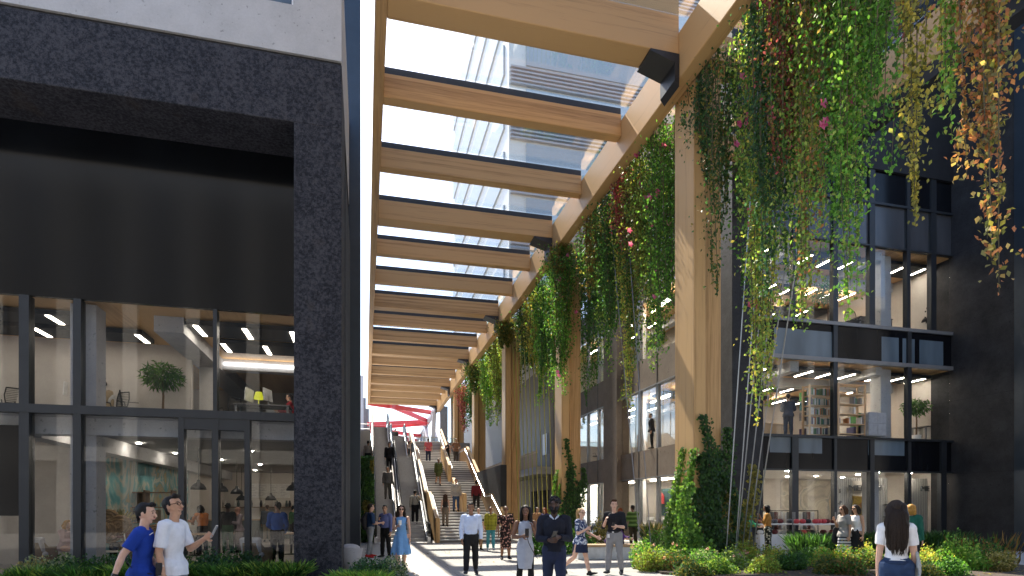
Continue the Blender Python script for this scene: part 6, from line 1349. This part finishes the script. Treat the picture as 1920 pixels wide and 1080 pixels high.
bookcase('full bookcase right of the man in navy suit', 1518, 1566, 24.6, [.95,.95,.95,.95,.9]); bookcase('half empty bookcase between mullion and cabinets', 1572, 1624, 24.3, [.15,.4,.05,.55,.1])
x, y = at(1508, 25.2); t = thing('open_shelf', 'narrow shelf of coloured boxes left of the full bookcase', 'shelf', (x, y, 4.72)); MB().box(-.05,0,0,0,.06,2).box(.3,0,0,.35,.06,2).build('upright', 'pale_wood', t, False)
for z, m_ in ((.05,'violet_box'),(.75,'desk_grey'),(1.2,'book_teal'),(1.62,'green_box')): MB().box(0,0,z,.3,.3,z+.34).build('storage_box', m_, t, False)
x, y = at(1612, 25.2); t = thing('box_stack', 'green and violet storage boxes behind the half empty bookcase', 'boxes', (x, y, 4.72)); MB().box(-.3,0,0,.45,.4,.45).build('violet_box', 'violet_box', t, False); MB().box(-.1,0,.45,.45,.4,1.05).build('green_box', 'green_box', t, False)
x, y = at(1645, 24.6); t = thing('filing_cabinet', 'grey double filing cabinet left of the concrete column', 'cabinet', (x, y, 4.72)); MB().box(-.45,0,0,.45,.4,.98).build('carcass', 'cabinet_grey', t, False, bevel=.01)
for sx in (-.44,.02):
    for z in (.03,.51): MB().box(sx,-.015,z,sx+.42,-.001,z+.44).build('drawer', 'cabinet_grey', t, False, bevel=.006)
x, y = at(1456, 25.6); t = thing('low_credenza', 'low pale credenza left of the man in navy suit', 'cabinet', (x, y, 4.72)); MB().box(-.6,0,0,.75,.45,.62).build('carcass', 'pale_wood', t, False, bevel=.01); MB().box(-.6,-.02,.62,.75,.47,.66).build('top', 'pale_wood', t, False)
desk('grey desk on the first floor beside the end pier', 1752, 27.5, 4.72, 1.9); monitor('dark monitor on the first floor desk by the end pier', 1758, 27.4, 5.47, 3.1)
office_chair('mesh office chair at the end pier desk', 1775, 26.9, 4.72, 2.8); office_chair('mesh office chair on the upper floor behind the vines', 1600, 26.0, 9.44, 2.8); office_chair('mesh office chair in the passage side office', 1120, 39.5, 4.72, .4)
desk('desk on the upper floor left of the concrete column', 1630, 26.6, 9.44, 1.8); desk('desk on the upper floor behind the hanging vines', 1465, 25.6, 9.55, 1.6)
monitor('pale monitor on the upper floor left of the concrete column', 1645, 26.5, 10.19, 2.8)
# shop walls, letters, pictures, display tables
def shop_wall(label, u0, u1, Y, word, pic, quilt):
    x0, x1 = onY(u0, Y), onY(u1, Y); t = thing('display_wall', label, 'display wall', (x0, Y, .04), 0, 'ribbed white display walls'); w_ = x1-x0
    MB().box(0,0,0,w_,.12,3.02).build('ribbed_panel', 'ribbed_white', t, False)
    q0, q1 = quilt; qm = MB(); nn = max(2, int((q1-q0)*w_/.42)); st = (q1-q0)*w_/nn
    for i in range(nn):
        for j in range(int(2.9/st)):
            a, z = q0*w_+i*st, .05+j*st; qm.add([(a,-.01,z),(a+st,-.01,z),(a+st,-.01,z+st),(a,-.01,z+st),(a+st/2,-.07,z+st/2)], [(0,1,4),(1,2,4),(2,3,4),(3,0,4)])
    xf(qm, Matrix.Identity(4)).build('quilted_panel', 'plaster', t, False)
    lettering('lettering', word, .36, w_*(.86-.22) if word == 'MERSEY' else w_, 'sign_grey', t, (x0+w_*.22, Y-.08, 2.48), (R(90),0,0), .03)
    a, b, z0, z1, m_ = pic; MB().box(a*w_,-.12,z0,b*w_,-.075,z1).build('picture', m_, t, False)
    for q in range(3): MB().box(.02+w_*.9,-.2,.7+q*.55,w_*1.0,-.01,.73+q*.55).build('shelf', 'dark_metal', t, False)
    return t
t1 = shop_wall('ribbed white shop wall with gold picture and grey lettering, left one', 1566, 1664, 21.9, 'MERSEY', (.30,.68,.9,2.2,'gold_painting'), (.32,.72))
for z, a in ((2.42,.1),(1.9,.7),(1.4,-.5)):
    mm = MB().box(-.05,-.03,-.1,.05,.03,.1); xf(mm, Matrix.Translation((.2,-.06,z)) @ Matrix.Rotation(a,4,'Y')); mm.build('shoe', 'dark_metal', t1, False, bevel=.02)
shop_wall('ribbed white shop wall with small rust picture and grey lettering, nearer the end pier', 1706, 1782, 21.7, 'MERSEY', (.48,.82,1.3,1.95,'rust_painting'), (.42,.75))
def display_table(label, u, D, w_, mats):
    x, y = at(u, D); t = thing('display_table', label, 'display table', (x, y, .04), 0, 'white shop display tables'); MB().box(-w_/2,-.4,0,w_/2,.4,.62).build('plinth', 'white_paint', t, False); MB().box(-w_/2,-.4,1.0,w_/2,.4,1.05).build('upper_shelf', 'white_paint', t, False)
    for s in (-1, 1): MB().box(s*w_/2-.02,-.02,.62,s*w_/2+.02,.02,1.5).build('post', 'grey_metal', t, False)
    n = int(w_/.24)
    for q in range(n):
        for z in (.62, 1.05):
            if rnd.random() < .85: MB().ball((-w_/2+.15+q*.24, rnd.uniform(-.2,0), z+.09), .12, .14, .1, 10, 6).build('folded_garment', rnd.choice(mats), t, False, True)
display_table('display table of red folded clothes left of the shop mullion', 1452, 23.6, 1.9, ['maroon','maroon','desk_grey','paper']); display_table('display table of red folded clothes right of the shop mullion', 1527, 23.4, 2.0, ['maroon','maroon','dark_metal','red_steel'])
x, y = at(1478, 25.2); t = thing('clothes_rack', 'metal clothes rack behind the display tables', 'clothes rack', (x, y, .04)); MB().tube([(-1.3,0,0),(-1.3,0,1.55),(1.5,0,1.55),(1.5,0,0)], .025, 6).build('rail', 'dark_metal', t, False)
for q in range(12): MB().box(-1.1+q*.2,-.2,.75,-1.05+q*.2,.2,1.5).build('hanging_garment', ['paper','desk_grey','maroon','cushion'][q % 4], t, False)
t = thing('wall_mural', 'sandy landscape mural on the rear shop wall', 'mural', (onY(1500,27.15), 27.12, 1.0)); MB().box(-1.2,0,0,2.2,.05,2.2).build('panel', 'rust_painting' if False else 'mural_sand', t, False) if 'mural_sand' in MATS else (art('mural_sand', [(.5,.45,.38),(.36,.34,.30),(.55,.5,.42),(.28,.3,.3),(.5,.4,.28)], .8), MB().box(-1.2,0,0,2.2,.05,2.2).build('panel', 'mural_sand', t, False))
# passage shop: banner, lettering, shelves
t = thing('shop_banner', 'dark teal banner with red and white shapes and pale lettering', 'banner', (15.6, 27.2, 1.3))
MB().box(15.6,23.8,1.3,15.66,29.6,2.75).build('panel', 'teal_banner', t)
MB().prism([(28.75,1.95),(29.35,1.95),(29.3,2.3),(29.0,2.55),(28.75,2.35)], 0, 15.55, 15.59).build('red_shape', 'red_steel', t)
MB().tube([(15.57,27.6,1.9),(15.57,27.45,2.2),(15.57,27.35,2.45)], .05, 6).build('white_shape', 'paper', t); MB().tube([(15.57,27.,1.9),(15.57,26.75,2.2),(15.57,26.35,2.5),(15.57,26.15,2.3),(15.57,26.5,1.95)], .06, 6).build('grey_shape', 'cabinet_grey', t)
lettering('lettering', 'STATION', .48, 2.75, 'paper', t, (15.56, 28.55, 1.42), (R(90),0,R(-90)), .02)
for k, y in enumerate((25.0, 26.6, 28.0)):
    t = thing('shop_shelf', ['white shoe shelf nearest the ivy column in the passage shop','white shoe shelf in the middle of the passage shop','white slatted shelf behind the man in green stripes'][k], 'shelf', (14.7, y, .04), 0, 'shelves in the passage shop')
    for z in (.1,.4,.7,1.0): MB().box(-.2,-.6,z,.2,.6,z+.05).build('shelf', 'white_paint', t, False)
    for s in (-.6,.6): MB().box(-.2,s-.03,0,.2,s+.03,1.2).build('side_panel', 'white_paint', t, False)
    for q in range(8): MB().ball((0,-.5+(q % 4)*.3,.2+.3*(q//4)), .08, .12, .06, 8, 5).build('shoe', rnd.choice(['dark_metal','desk_grey','maroon']), t, False, True)
t = thing('shop_name', 'small dark lettering on the wall beside the brown pier', 'sign', (15.2, 33.6, 2.0)); lettering('lettering', 'ALE', .55, 1.0, 'sign_grey', t, (15.2, 34.2, 1.9), (R(90),0,R(-90)), .02)
# bench
x, y = at(1138, 19.6); t = thing('stone_bench', 'white block bench with timber seat behind the man in black shirt', 'bench', (x, y, 0), R(-12)); MB().box(-1.0,-.3,0,1.0,.3,.42).build('plinth', 'planter_white', t, False, bevel=.015); MB().box(-1.05,-.33,.42,1.05,.33,.49).build('seat', 'wood_top', t, False, bevel=.01)
# planter by the pier
x, y = at(656, 15.6); t = thing('stone_planter', 'tapered stone planter at the foot of the dark ribs', 'planter', (x, y, 0)); MB().lathe([(.22,0),(.34,.62),(.30,.62),(.28,.55)], (0,0,0), 18).build('bowl', 'pale_concrete', t, False, True); MB().ball((0,0,.62), .27, .27, .12).build('cushion', 'cushion', t, False, True)
